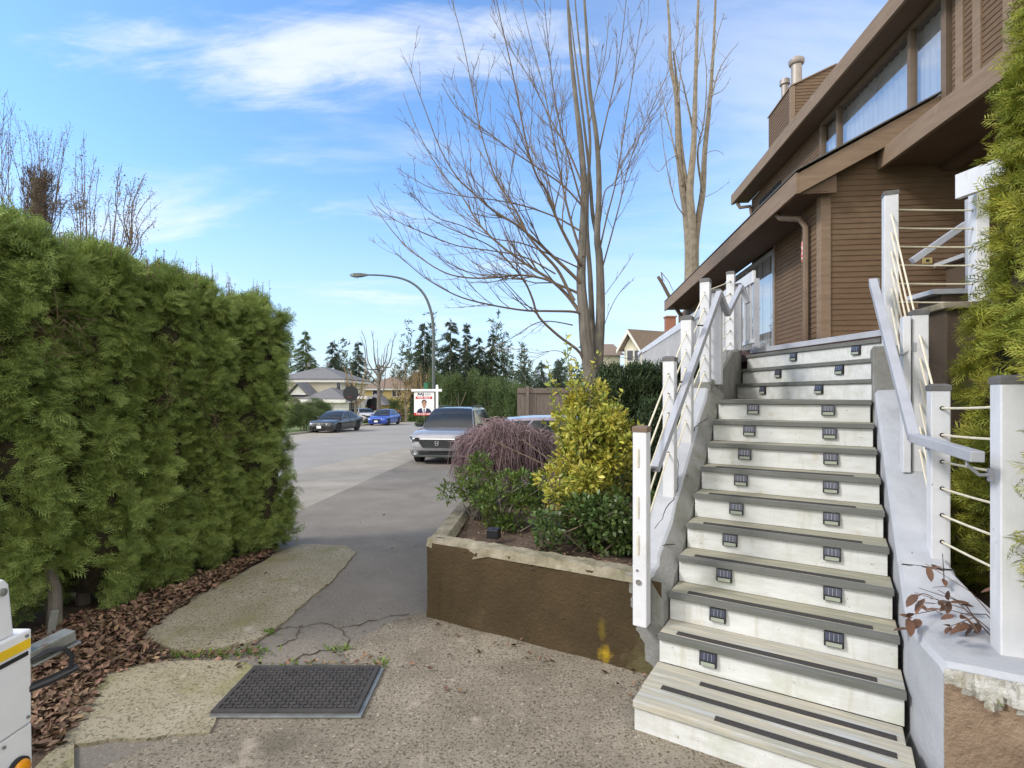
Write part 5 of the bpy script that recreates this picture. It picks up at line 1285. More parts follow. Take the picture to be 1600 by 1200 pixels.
def big_tree():
    Y0 = 9.0; rr = random.Random(77)
    t = thing('bare_tree', 'large leafless tree with several trunks and wide sweeping branches behind the yellow bush', 'tree', (1.35, Y0, .0))
    def limb(px, dy, y0=0.0):
        n = len(px); return smooth_pts([P(x, y, Y0 + y0 + dy * (i / (n - 1)) ** 1.2) for i, (x, y) in enumerate(px)])
    trunks = [([(922, 640), (924, 590), (916, 540), (912, 490), (908, 440), (910, 380), (913, 300), (907, 220), (899, 150), (891, 66), (886, -20), (880, -110)], .4, -.05, .15, .012),
              ([(934, 640), (934, 580), (938, 500), (938, 440), (936, 397), (933, 370), (936, 292), (932, 215), (921, 137), (917, 60), (912, -30), (915, -120)], -.3, .12, .112, .012),
              ([(930, 640), (928, 560), (925, 500), (922, 430), (917, 360), (918, 300), (922, 220), (914, 140), (904, 60), (896, -30)], .9, .2, .075, .01),
              ([(934, 372), (926, 335), (922, 280), (913, 200), (903, 120), (893, 40), (880, -60)], .6, .1, .045, .008)]
    mb = MB()
    for px, dy, y0, r0, r1 in trunks: mb.tube(limb(px, dy, y0), [r0 + (r1 - r0) * (i / (4 * (len(px) - 1))) ** .75 for i in range(4 * (len(px) - 1) + 1)], 10)
    mb.build('trunk', 'bark', t, smooth=True)
    limbs = [([(914, 585), (907, 552), (872, 524), (842, 495), (832, 467), (820, 440), (802, 417), (777, 392), (750, 376), (705, 358), (668, 340)], -1.3, .03),
             ([(912, 492), (896, 487), (855, 486), (820, 485), (770, 477), (722, 465), (685, 447), (655, 427), (620, 396)], -1.0, .026),
             ([(909, 468), (902, 458), (877, 447), (847, 435), (810, 430), (772, 434), (730, 434), (695, 426), (660, 405), (627, 377), (597, 340), (574, 306)], .5, .03),
             ([(910, 500), (905, 487), (885, 460), (860, 437), (830, 418), (800, 397), (767, 370), (745, 345), (722, 307), (690, 270), (655, 210), (630, 145)], 1.1, .04),
             ([(908, 445), (902, 437), (877, 413), (847, 385), (830, 370), (805, 350), (770, 328), (740, 302), (715, 278), (688, 233), (662, 165), (640, 105)], -.6, .036),
             ([(897, 470), (887, 452), (870, 420), (840, 387), (825, 367), (812, 340), (792, 307), (775, 280), (755, 220), (740, 150), (722, 60), (700, -20)], .2, .034),
             ([(908, 415), (902, 405), (882, 367), (867, 335), (852, 295), (840, 278), (825, 235), (812, 170), (798, 100), (782, 30), (768, -40)], -1.2, .034),
             ([(911, 402), (907, 393), (892, 345), (882, 305), (877, 278), (865, 220), (850, 140), (830, 66), (812, -10)], 1.3, .03),
             ([(912, 330), (898, 280), (880, 215), (866, 150), (858, 80), (850, 0)], -.8, .02), ([(914, 300), (890, 240), (862, 190), (832, 130), (800, 80), (765, 20)], .7, .02),
             ([(938, 430), (952, 380), (968, 320), (985, 250), (1018, 172), (1048, 102), (1068, 40)], .6, .016), ([(936, 395), (948, 340), (962, 285), (976, 200), (990, 110), (1002, 30)], -.6, .018),
             ([(938, 345), (945, 300), (960, 285), (972, 255), (998, 212), (1024, 179), (1046, 136)], .9, .013), ([(932, 260), (944, 200), (960, 130), (972, 60), (980, -20)], -.4, .016), ([(920, 200), (930, 150), (945, 90), (952, 20)], .4, .012),
             ([(908, 320), (880, 290), (840, 262), (800, 235), (760, 205), (715, 170), (690, 130)], -.2, .018), ([(905, 360), (870, 340), (820, 322), (770, 312), (715, 305), (665, 290), (620, 262)], .4, .018), ([(868, 428), (820, 402), (770, 392), (715, 384), (665, 365), (620, 345), (588, 322)], -.4, .015),
             ([(908, 420), (860, 398), (815, 380), (768, 372), (720, 352), (680, 338), (640, 300)], -.9, .015), ([(895, 508), (860, 502), (835, 506), (800, 528), (768, 545)], -.5, .012), ([(940, 520), (955, 480), (970, 455), (985, 440)], .3, .008), ([(938, 470), (960, 440), (978, 415), (990, 395)], -.3, .008),
             ([(900, 560), (870, 548), (838, 552), (800, 545), (770, 552)], .4, .008), ([(940, 570), (958, 556), (985, 560), (1010, 548)], .3, .006)]
    mb = MB()
    for px, dy, r0 in limbs: grow(mb, limb(px, dy, .02), r0, .005, rr, 0, 2, .55, .45, 5, 1.6, .45)
    mb.build('branches', 'twig', t)
big_tree()

def tall_tree():
    Y0 = 19.0; rr = random.Random(31)
    t = thing('bare_tree', 'tall pale leafless tree rising behind the low brown roof', 'tree', (6.5, Y0, -.3))
    def limb(px, dy): n = len(px); return smooth_pts([P(x, y, Y0 + dy * i / (n - 1)) for i, (x, y) in enumerate(px)])
    tr = [([(1076, 680), (1076, 500), (1077, 400), (1073, 340), (1066, 290), (1060, 230), (1057, 150), (1048, 100), (1046, 40), (1040, -40)], .3, .2, .03),
          ([(1082, 680), (1083, 500), (1081, 350), (1078, 300), (1083, 240), (1085, 200), (1087, 120), (1090, 30), (1094, -50)], -.4, .19, .03),
          ([(1087, 680), (1088, 500), (1086, 400), (1090, 350), (1098, 300), (1101, 240), (1108, 170), (1112, 120), (1116, 50), (1120, -50)], .2, .17, .03),
          ([(1083, 330), (1072, 280), (1064, 220), (1060, 150), (1052, 80)], .3, .08, .03)]
    mb = MB()
    for px, dy, r0, r1 in tr: mb.tube(limb(px, dy), [r0 + (r1 - r0) * (i / (4 * (len(px) - 1))) for i in range(4 * (len(px) - 1) + 1)], 9)
    mb.build('trunk', 'palebark', t, smooth=True)
    mb = MB()
    br = [([(1066, 290), (1050, 215), (1038, 165), (1030, 120)], .5, .04), ([(1085, 215), (1076, 170), (1062, 110), (1050, 60)], -.5, .05), ([(1108, 170), (1120, 120), (1135, 90), (1155, 66)], .5, .035), ([(1098, 300), (1090, 240), (1100, 190), (1104, 120), (1098, 60)], -.4, .05),
          ([(1073, 340), (1055, 315), (1040, 250), (1034, 200), (1030, 150)], -.4, .028), ([(1110, 150), (1130, 140), (1142, 120)], .2, .02), ([(1101, 240), (1118, 235), (1130, 240)], .2, .015), ([(1096, 310), (1118, 300), (1140, 284)], .2, .015), ([(1062, 240), (1045, 250), (1028, 268), (1010, 245)], .3, .02),
          ([(1087, 120), (1094, 80), (1100, 30)], .3, .03), ([(1060, 160), (1064, 100), (1070, 40)], .3, .03), ([(1112, 110), (1120, 60), (1132, 20)], .3, .03)]
    for px, dy, r0 in br: grow(mb, limb(px, dy), r0, .006, rr, 0, 2, .75, .3, 5, 1.1, .4)
    mb.build('branches', 'palebark', t)
    # broken dead branch leaning at the low eave
    mb = MB(); mb.tube([P(1072, 505, 15.6), P(1050, 472, 15.6), P(1036, 445, 15.5), P(1028, 432, 15.5)], [.06, .055, .05, .045], 7); mb.tube([P(1036, 445, 15.5), P(1033, 425, 15.5), P(1038, 440, 15.5)], [.02, .012, .008], 5); mb.tube([P(1033, 425, 15.5), P(1045, 440, 15.4), P(1052, 455, 15.4)], [.012, .01, .008], 5)
    tag(mb.build('dead_branch', 'twig', smooth=True), 'broken bare branch leaning against the far end of the low eave', 'branch')
tall_tree()

def left_trees():
    rr = random.Random(5)
    specs = [('upright leafless tree at the left frame edge behind the hedge', 11.0, [(-40, 145), (-10, 150), (8, 145), (18, 170), (-25, 180), (2, 200)], 420), ('leafless tree with close upright twigs beside the brown stump', 12.0, [(28, 185), (40, 190), (55, 205), (62, 210), (75, 200), (88, 215), (98, 205), (110, 195)], 400),
             ('thin leafless tree with two upright stems above the hedge', 11.0, [(128, 225), (130, 215), (148, 250), (155, 262), (120, 270)], 420), ('fan shaped leafless tree above the middle of the hedge', 10.0, [(185, 262), (190, 275), (210, 280), (225, 285), (240, 300), (245, 320), (228, 270), (170, 300)], 430)]
    bx = [0, 62, 128, 172]
    for (lab, Y, tips, by), b in zip(specs, bx):
        p0 = P(b, by, Y); t = thing('slender_tree', lab, 'tree', (p0.x, Y, G(Y)), 0, 'leafless trees behind the hedge')
        mb = MB(); mb.tube([(p0.x, Y, G(Y)), (p0.x, Y, p0.z * .6), (p0.x, Y, p0.z)], [.12, .1, .08], 7); mb.build('trunk', 'bark', t, smooth=True)
        mb = MB(); o = []
        for k, (x, y) in enumerate(tips * 2):
            if k >= len(tips): x += rr.gauss(0, 10); y += rr.uniform(-5, 55)
            e = P(x, y, Y + rr.gauss(0, .7)); m1 = p0.lerp(e, .35) + Vector(((e.x - p0.x) * .22, 0, -.05)); pts = smooth_pts([p0, m1, p0.lerp(e, .7) + Vector((rr.gauss(0, .04), 0, 0)), e])
            n = len(o); grow(mb, pts, .013, .003, rr, 0, 1, .42, .6, 4, 1.8, .25)
            for _ in range(70):
                u = rr.uniform(.3, 1) * (len(pts) - 1); i = min(int(u), len(pts) - 2); q = pts[i].lerp(pts[i + 1], u - i); o.append((q.x + rr.gauss(0, .05), q.y + rr.gauss(0, .05), q.z + rr.gauss(0, .05)))
        mb.build('branches', 'twig', t); n = len(o)
        V, Fq = scatter(*LEAF, np.array(o), frames(unit(n), unit(n)), RNG.uniform(.02, .045, n)); raw('buds', V, Fq, 'budtree', t)['kind'] = 'stuff'
    # brown dead conifer top
    c = P(60, 330, 11.5); t = thing('dead_conifer', 'short brown dead conifer top poking above the hedge', 'tree', (c.x, 11.5, G(11.5)))
    MB().tube([(c.x, 11.5, G(11.5)), (c.x, 11.5, c.z + .7)], [.2, .12], 8).build('trunk', 'bark', t, smooth=True)
    o = []; d = []
    for _ in range(1500): a = rr.uniform(0, 6.28); z = rr.uniform(c.z - 1, c.z + .85); q = rr.uniform(.08, .26); o.append((c.x + q * math.cos(a), 11.5 + q * math.sin(a), z)); d.append((math.cos(a) * .4, math.sin(a) * .4, 1))
    for _ in range(200): x = rr.uniform(.2, 1.0); o.append((c.x + x, 11.5 + rr.gauss(0, .1), c.z + .1 + rr.gauss(0, .12))); d.append((1, rr.gauss(0, .5), rr.gauss(0, .5)))
    n = len(o); V, Fq = scatter(*NEEDLE, np.array(o), frames(np.array(d, float), unit(n)), RNG.uniform(.08, .18, n)); raw('foliage', V, Fq, 'drybits', t)
left_trees()
# ------------------------------------------------------------------ cars
def bil(a, b, c, d, u, v): return (a * (1 - u) + b * u) * (1 - v) + (d * (1 - u) + c * u) * v
def panel(mb, quad, u0, u1, v0, v1, off=.006, thick=.012):
    a, b, c, d = (Vector(q) for q in quad)
    n = (b - a).cross(d - a).normalized()
    pts = [bil(a, b, c, d, u, v) + n * off for u, v in ((u0, v0), (u1, v0), (u1, v1), (u0, v1))]
    mb.prism(pts, -n * thick)
def wheel(parent, x, y, r, w, side, spokes=5):
    g = MB(); prof = [(r * .64, -w / 2), (r * .93, -w / 2), (r, -w / 2 + .02), (r, w / 2 - .02), (r * .93, w / 2), (r * .64, w / 2)]
    g.lathe(prof, 'X', c=(x, y, r), n=28); ty = g.build('wheel', 'tyre', parent, local=True, smooth=30)
    m = MB(); xo = x + side * (w / 2 - .035)
    m.lathe([(r * .66, -.06 * side), (r * .68, .03 * side), (r * .62, .034 * side), (r * .6, -.01 * side)], 'X', c=(xo, y, r), n=28)
    for k in range(spokes):
        a = 2 * math.pi * k / spokes + .3
        for da in (-.13, .13):
            p = Vector((xo + side * .015, y + math.cos(a) * r * .1, r + math.sin(a) * r * .1)); q = Vector((xo + side * .015, y + math.cos(a + da) * r * .62, r + math.sin(a + da) * r * .62)); m.beam(p, q, .03, r * .11, up=(1, 0, 0))
    m.lathe([(r * .16, -.01), (r * .16, .02), (0, .024)] if side > 0 else [(0, -.024), (r * .16, -.02), (r * .16, .01)], 'X', c=(xo, y, r), n=14)
    m.build('rim', 'rim', ty, local=True)
    MB().lathe([(0, -.005), (r * .63, -.005), (r * .63, .005), (0, .005)], 'X', c=(x + side * (w / 2 - .085), y, r), n=20).build('hub_back', 'darkplastic', ty, local=True)
def car(label, loc, rz, paint, kind='sedan', L=4.6, W=1.8, Hh=1.45, clad=False, plate=True, detail=1, group=None):
    t = thing('parked_car', label, 'car', loc, rz, group)
    hw = W / 2; suv = kind == 'suv'
    belt = .98 if suv else .90; sc = 1.06 if suv else 1.0
    gr = .2 if suv else .15
    # y from the nose (-L/2) to the tail
    if suv: st = [(0, .72, .80, .36), (.012, .90, .88, .30), (.04, .985, .94, .26), (.10, 1.03, .985, .25), (.2, 1.07, 1, .25), (.3, 1.10, 1, .25), (.5, 1.09, 1, .25), (.75, 1.10, 1, .25), (.92, 1.09, .985, .27), (.975, 1.05, .95, .32), (1, .92, .88, .42)]
    else: st = [(0, .56, .74, .30), (.012, .70, .86, .22), (.04, .78, .93, .19), (.1, .83, .98, .18), (.2, .89, 1, .18), (.3, .93, 1, .18), (.5, .94, 1, .18), (.75, .97, 1, .18), (.9, 1.0, .975, .2), (.97, .98, .93, .26), (1, .84, .86, .38)]
    rings = []
    for f, zt, k, zb in st:
        w = hw * k; y = -L / 2 + L * f
        half = [(w * .86, zb), (w * .95, zb + .05), (w * .985, zb + .2), (w, zb + (zt - zb) * .55), (w * .985, zt - .13), (w * .93, zt - .035), (w * .8, zt - .006), (w * .35, zt + .012)]
        rings.append([Vector((x, y, z)) for x, z in half] + [Vector((-x, y, z)) for x, z in reversed(half)])
    mb = MB(); mb.loft(rings); body = mb.build('body', [paint, 'darkplastic'], t, local=True, smooth=42)
    # wheel arches cut out of the body
    fy, ry = -L / 2 + L * (.195 if suv else .2), -L / 2 + L * (.775 if suv else .79); r = .345 if suv else .315
    cut = MB()
    for yy in (fy, ry):
        cut.lathe([(r + .055, -1.5), (r + .055, 1.5)], 'X', c=(0, yy, r + .01), n=32)
    co = cut.build('cutter', 'darkplastic'); co.location = (0, 0, 0)
    for v, q in zip(co.data.vertices, cut.v): v.co = q
    mod = body.modifiers.new('arch', 'BOOLEAN'); mod.object = co; mod.operation = 'DIFFERENCE'; mod.solver = 'EXACT'
    # evaluate in local space
    pm = t.matrix_basis.copy(); t.location = (0, 0, 0); t.rotation_euler = (0, 0, 0); bpy.context.view_layer.update()
    dg = bpy.context.evaluated_depsgraph_get(); me = bpy.data.meshes.new_from_object(body.evaluated_get(dg)); body.modifiers.clear(); body.data = me
    bpy.data.objects.remove(co); t.location = loc; t.rotation_euler = (0, 0, rz)
    for p in me.polygons: p.use_smooth = True
    try: me.set_sharp_from_angle(angle=R(40))
    except Exception: pass
    mb = MB(); mb.box((0, 0, .42), (W * .72, L * .9, .3)); mb.build('underbody', 'darkplastic', t, local=True)
    for yy in (fy, ry):
        for s in (-1, 1): wheel(t, s * (hw - .115), yy, r, .22, s)
    # cabin
    if suv: f1, f2, f3, f4 = .27, .43, .9, .985
    else: f1, f2, f3, f4 = .285, .47, .70, .89
    Y = lambda f: -L / 2 + L * f
    zb = (1.09 if suv else .945); zr = Hh; bw = hw * .925; rw = hw * (.70 if suv else .66)
    n = 8; rings = []
    for f, z, w in ((f1, zb - .03, bw), (f1 + (f2 - f1) * .5, zb + (zr - zb) * .56, (bw + rw) / 2 * .985), (f2, zr - .035, rw), (f2 + (f3 - f2) * .3, zr, rw), (f2 + (f3 - f2) * .7, zr - .005, rw * .99), (f3, zr - .05, rw * .97), ((f3 + f4) / 2, zb + (zr - zb) * .52, (bw + rw) / 2 * .94), (f4, zb - .03, bw * .92)):
        y = Y(f); pts = [Vector((bw * (.99 if f < f4 else .93), y, zb - .06))]
        top = [Vector((w * math.cos(math.pi * k / n), y, z + .03 * math.sin(math.pi * k / n))) if False else Vector((w * (1 - 2 * k / n), y, z + .035 * (1 - (1 - 2 * k / n) ** 2))) for k in range(n + 1)]
        rings.append([Vector((bw, y, zb - .05))] + top + [Vector((-bw, y, zb - .05))])
    mb = MB(); mb.loft(rings); cab = mb.build('roof', paint, t, local=True, smooth=38)
    # glass
    wz = .035
    ws = [Vector((-bw * .96, Y(f1) - .012, zb - .01)), Vector((bw * .96, Y(f1) - .012, zb - .01)), Vector((rw * .97, Y(f2) - .01, zr - .015)), Vector((-rw * .97, Y(f2) - .01, zr - .015))]
    mid = lambda i, j, k: ws[i].lerp(ws[j], .5) + Vector((0, -.035, .05))
    mb = MB()
    a, b, c, d = ws; ml = a.lerp(d, .5) + Vector((.0, -.05, .07)); mr = b.lerp(c, .5) + Vector((0, -.05, .07))
    NW = 10; vs = []
    for j in range(NW + 1):
        for i in range(NW + 1):
            u, v = i / NW, j / NW; p = bil(a, b, c, d, u, v) + Vector((0, -.10, .075)) * (4 * v * (1 - v)) * .62 + Vector((0, -.06, .02)) * (4 * u * (1 - u)); vs.append(p)
    mb.add(vs, [(j * (NW + 1) + i, j * (NW + 1) + i + 1, (j + 1) * (NW + 1) + i + 1, (j + 1) * (NW + 1) + i) for j in range(NW) for i in range(NW)])
    mb.build('windshield', 'carglass', t, local=True, smooth=True)
    ez = zr - .06
    for s in (-1, 1):
        sd = lambda y, z, o=.012: Vector((s * (bw + (rw - bw) * max(0, (z - zb) / (zr - zb)) ** .9 + o), y, z))
        cuts = [(.30 if suv else .315, .395 if suv else .42, .545), None]
        fa, fb = f1 + .045, f4 - .035
        yA, yT, yM = Y(fa), Y(f2 + .012), Y(f1 + (.27 if suv else .26))
        z0, z1 = zb + .015, zr - .075
        w1 = [(yA, z0), (yM - .02, z0), (yM - .03, z1), (yT, z1)]
        yR, yRT = Y(f3 - (.14 if suv else .01)), Y(f3 - (.14 if suv else .035))
        w2 = [(yM + .03, z0), (Y(f4 - (.155 if suv else .075)), z0), (yRT, z1), (yM + .03, z1)]
        ws_ = [w1, w2]
        if suv: ws_.append([(Y(f4 - .14), z0), (Y(f4 - .045), z0 + .04), (Y(f3 - .03), z1 - .02), (Y(f3 - .125), z1)])
        for wnd in ws_:
            mb = MB(); mb.prism([sd(y, z) for y, z in wnd], Vector((-s * .02, 0, 0))); mb.build('side_window', 'carglass', t, local=True)
        mb = MB(); yy = Y(f1 + .055); c_ = Vector((s * (hw + .09), yy, zb + .05))
        mb.loft([[c_ + Vector((s * x * .5, dy, z)) for x, z in ((-.2, -.06), (.2, -.05), (.22, .06), (-.2, .07))] for dy in (-.05, 0, .05)]); mb.beam((s * (hw - .06), yy, zb), c_ - Vector((s * .08, 0, .02)), .04, .03)
        mb.build('mirror', 'darkplastic' if clad else paint, t, local=True, bevel=.012)
        # door shut lines and handles
        mb = MB()
        for yy in (yM, Y(f4 - .17)): mb.box((s * (hw - .004), yy, .66), (.012, .008, .55))
        for yy in (yM - .16, yM + .75): mb.box((s * (hw + .004), yy, .86), (.02, .17, .022))
        mb.build('door_trim', 'darkplastic', t, local=True)
        if clad:
            mb = MB(); mb.box((s * (hw - .02), 0, .33), (.06, L * .46, .14)); mb.build('sill_cladding', 'darkplastic', t, local=True, bevel=.01)
            mb = MB()
            for yy in (fy, ry):
                pts = [Vector((s * (hw - .005), yy + (r + .075) * math.cos(a), r + .01 + (r + .075) * math.sin(a))) for a in [math.pi * k / 14 for k in range(-1, 16)]]
                mb.tube(pts, .035, 5)
            mb.build('arch_cladding', 'darkplastic', t, local=True)
            MB().tube([(s * rw * .9, Y(f2 + .06), zr + .005), (s * rw * .92, Y(f2 + .1), zr + .06), (s * rw * .92, Y(f3 - .08), zr + .05), (s * rw * .9, Y(f3 - .02), zr)], .016, 6).build('roof_rail', 'darkplastic', t, local=True)
    rear = MB(); q = [Vector((bw * .84, Y(f4) + .008, zb)), Vector((-bw * .84, Y(f4) + .008, zb)), Vector((-rw * .9, Y(f3) + .018, zr - .06)), Vector((rw * .9, Y(f3) + .018, zr - .06))]
    panel(rear, q, .06, .94, .08, .9, .03, .02); rear.build('rear_window', 'carglass', t, local=True)
    # the face
    yn = -L / 2
    def face(mb, pts, depth=.03):      # pts: (x, z, y offset from nose)
        mb.prism([Vector((x, yn + o, z)) for x, z, o in pts], (0, depth, 0))
    if suv:
        g = MB(); face(g, [(-.50, .80, -.012), (.50, .80, -.012), (.56, .70, -.012), (.44, .555, -.02), (-.44, .555, -.02), (-.56, .70, -.012)], .08); grille = g.build('grille', 'darkplastic', t, local=True)
        m = MB()
        for i in range(-5, 6):
            for j in range(4):
                x = i * .095 + (.047 if j % 2 else 0); z = .59 + j * .055
                if abs(x) < .47 and not (abs(x) < .09 and .62 < z < .76): m.beam((x - .033, yn - .026, z), (x + .033, yn - .026, z), .012, .012)
        m.build('grille_mesh', 'lampmetal', grille, local=True)
        e = MB()
        for s in (-1, 1): e.prism([Vector((s * .034, yn - .045, .63)), Vector((s * .018, yn - .045, .63)), Vector((s * .026, yn - .045, .745)), Vector((s * .045, yn - .045, .745))], (0, .012, 0))
        e.box((0, yn - .039, .69), (.05, .0118, .018))
        for x0, z0, x1, z1 in ((-.062, .755, .062, .755), (-.05, .618, .05, .618), (-.062, .755, -.05, .618), (.062, .755, .05, .618)): e.beam((x0, yn - .04, z0), (x1, yn - .04, z1), .01, .01)
        e.build('emblem', 'chrome', grille, local=True)
        b = MB(); face(b, [(-.56, .825, -.004), (.56, .825, -.004), (.56, .80, -.008), (-.56, .80, -.008)], .06); b.build('grille_bar', 'chrome', t, local=True)
        for s in (-1, 1):
            h = MB(); h.prism([Vector((s * .54, yn - .02, .835)), Vector((s * .55, yn - .02, .73)), Vector((s * .76, yn - .015, .745)), Vector((s * .905, yn + .20, .82)), Vector((s * .88, yn + .17, .885)), Vector((s * .72, yn - .015, .865))], (0, .06, .004)); hl = h.build('headlight', 'signblack', t, local=True, bevel=.006)
            h = MB(); h.beam((s * .55, yn - .03, .855), (s * .73, yn - .025, .885), .02, .03); h.beam((s * .73, yn - .025, .885), (s * .885, yn + .16, .905), .02, .028); h.beam((s * .905, yn + .19, .80), (s * .77, yn - .015, .715), .02, .04); h.build('running_light', 'headlight', hl, local=True)
            k = MB(); q = [(s * .62, .335), (s * .80, .335), (s * .84, .49), (s * .70, .49)]
            for a_, b_ in zip(q, q[1:] + q[:1]): k.beam((a_[0], yn + .02, a_[1]), (b_[0], yn + .02, b_[1]), .045, .028)
            k.build('fog_bracket', 'chrome', t, local=True)
        b = MB(); face(b, [(-.62, .47, .0), (.62, .47, .0), (.56, .335, .0), (-.56, .335, .0)], .08); bl = b.build('lower_grille', 'darkplastic', t, local=True)
        m = MB()
        for k in range(5): m.box((0, yn - .004, .355 + k * .025), (1.05, .012, .006))
        m.build('slats', 'signblack', bl, local=True)
        b = MB(); face(b, [(-.78, .335, -.01), (.78, .335, -.01), (.70, .27, .0), (-.70, .27, .0)], .10); b.build('skid_plate', 'lampmetal', t, local=True, bevel=.01)
        MB().box((0, yn + .03, .51), (1.55, .05, .05)).build('bumper_line', paint, t, local=True, bevel=.015)
    else:
        g = MB(); face(g, [(-.42, .64, -.02), (.42, .64, -.02), (.36, .50, -.03), (-.36, .50, -.03)], .08); gr_ = g.build('grille', 'darkplastic', t, local=True)
        if detail > 1:
            m = MB(); m.beam((-.38, yn - .035, .575), (-.09, yn - .035, .575), .012, .03); m.beam((.38, yn - .035, .575), (.09, yn - .035, .575), .012, .03)
            m.tube([(.075 * math.cos(a), yn - .04, .575 + .075 * math.sin(a)) for a in [2 * math.pi * k / 16 for k in range(17)]], .009, 5)
            for k in range(3): a = math.pi / 2 + k * 2 * math.pi / 3; m.beam((0, yn - .04, .575), (.075 * math.cos(a), yn - .04, .575 + .075 * math.sin(a)), .01, .014)
            m.build('emblem', 'chrome', gr_, local=True)
        for s in (-1, 1):
            h = MB(); h.prism([Vector((s * .46, yn - .002, .66)), Vector((s * .50, yn - .01, .56)), Vector((s * .76, yn + .12, .58)), Vector((s * .84, yn + .36, .70)), Vector((s * .72, yn + .16, .73))], (0, .06, .0)); h.build('headlight', 'headlight', t, local=True, bevel=.006)
            h = MB(); h.box((s * .62, yn + .045, .36), (.2, .04, .09)); h.build('fog_light', 'darkplastic', t, local=True)
        b = MB(); face(b, [(-.5, .40, -.0), (.5, .40, -.0), (.45, .28, .0), (-.45, .28, .0)], .08); b.build('lower_grille', 'darkplastic', t, local=True)
    if plate and not suv: MB().box((-.0, yn - .03, .43), (.32, .012, .16)).build('number_plate', 'plate', t, local=True, bevel=.002)
    # tail lamps
    for s in (-1, 1):
        h = MB(); h.box((s * hw * .74, L / 2 - .06, .86), (.26, .08, .13)); h.build('tail_light', 'signred', t, local=True, bevel=.01)
    return t
def ground_at(x, y): return (x, y, G(y) + .004)
car('silver grey compact utility vehicle parked nose out with a black honeycomb grille', ground_at(-1.93, 18.0), R(-7.5), 'paintgrey', 'suv', 4.7, 1.87, 1.69, clad=True)
car('pale purple silver vehicle parked sideways behind the drooping purple bush', ground_at(1.72, 13.3), R(90), 'paintsilver', 'suv', 4.6, 1.82, 1.5)
car('charcoal black sedan parked at the far kerb in front of the clipped green hedge', ground_at(-12.1, 36.3), R(-10), 'paintblack', 'sedan', 4.65, 1.8, 1.43, detail=2)
car('bright blue sedan parked at the far kerb behind the charcoal sedan', ground_at(-11.9, 49.2), R(-7), 'paintblue', 'sedan', 4.5, 1.78, 1.44)
car('pale silver car standing on the driveway behind the bright blue sedan', ground_at(-16.0, 56.5), R(35), 'paintwhite', 'suv', 4.4, 1.8, 1.5)

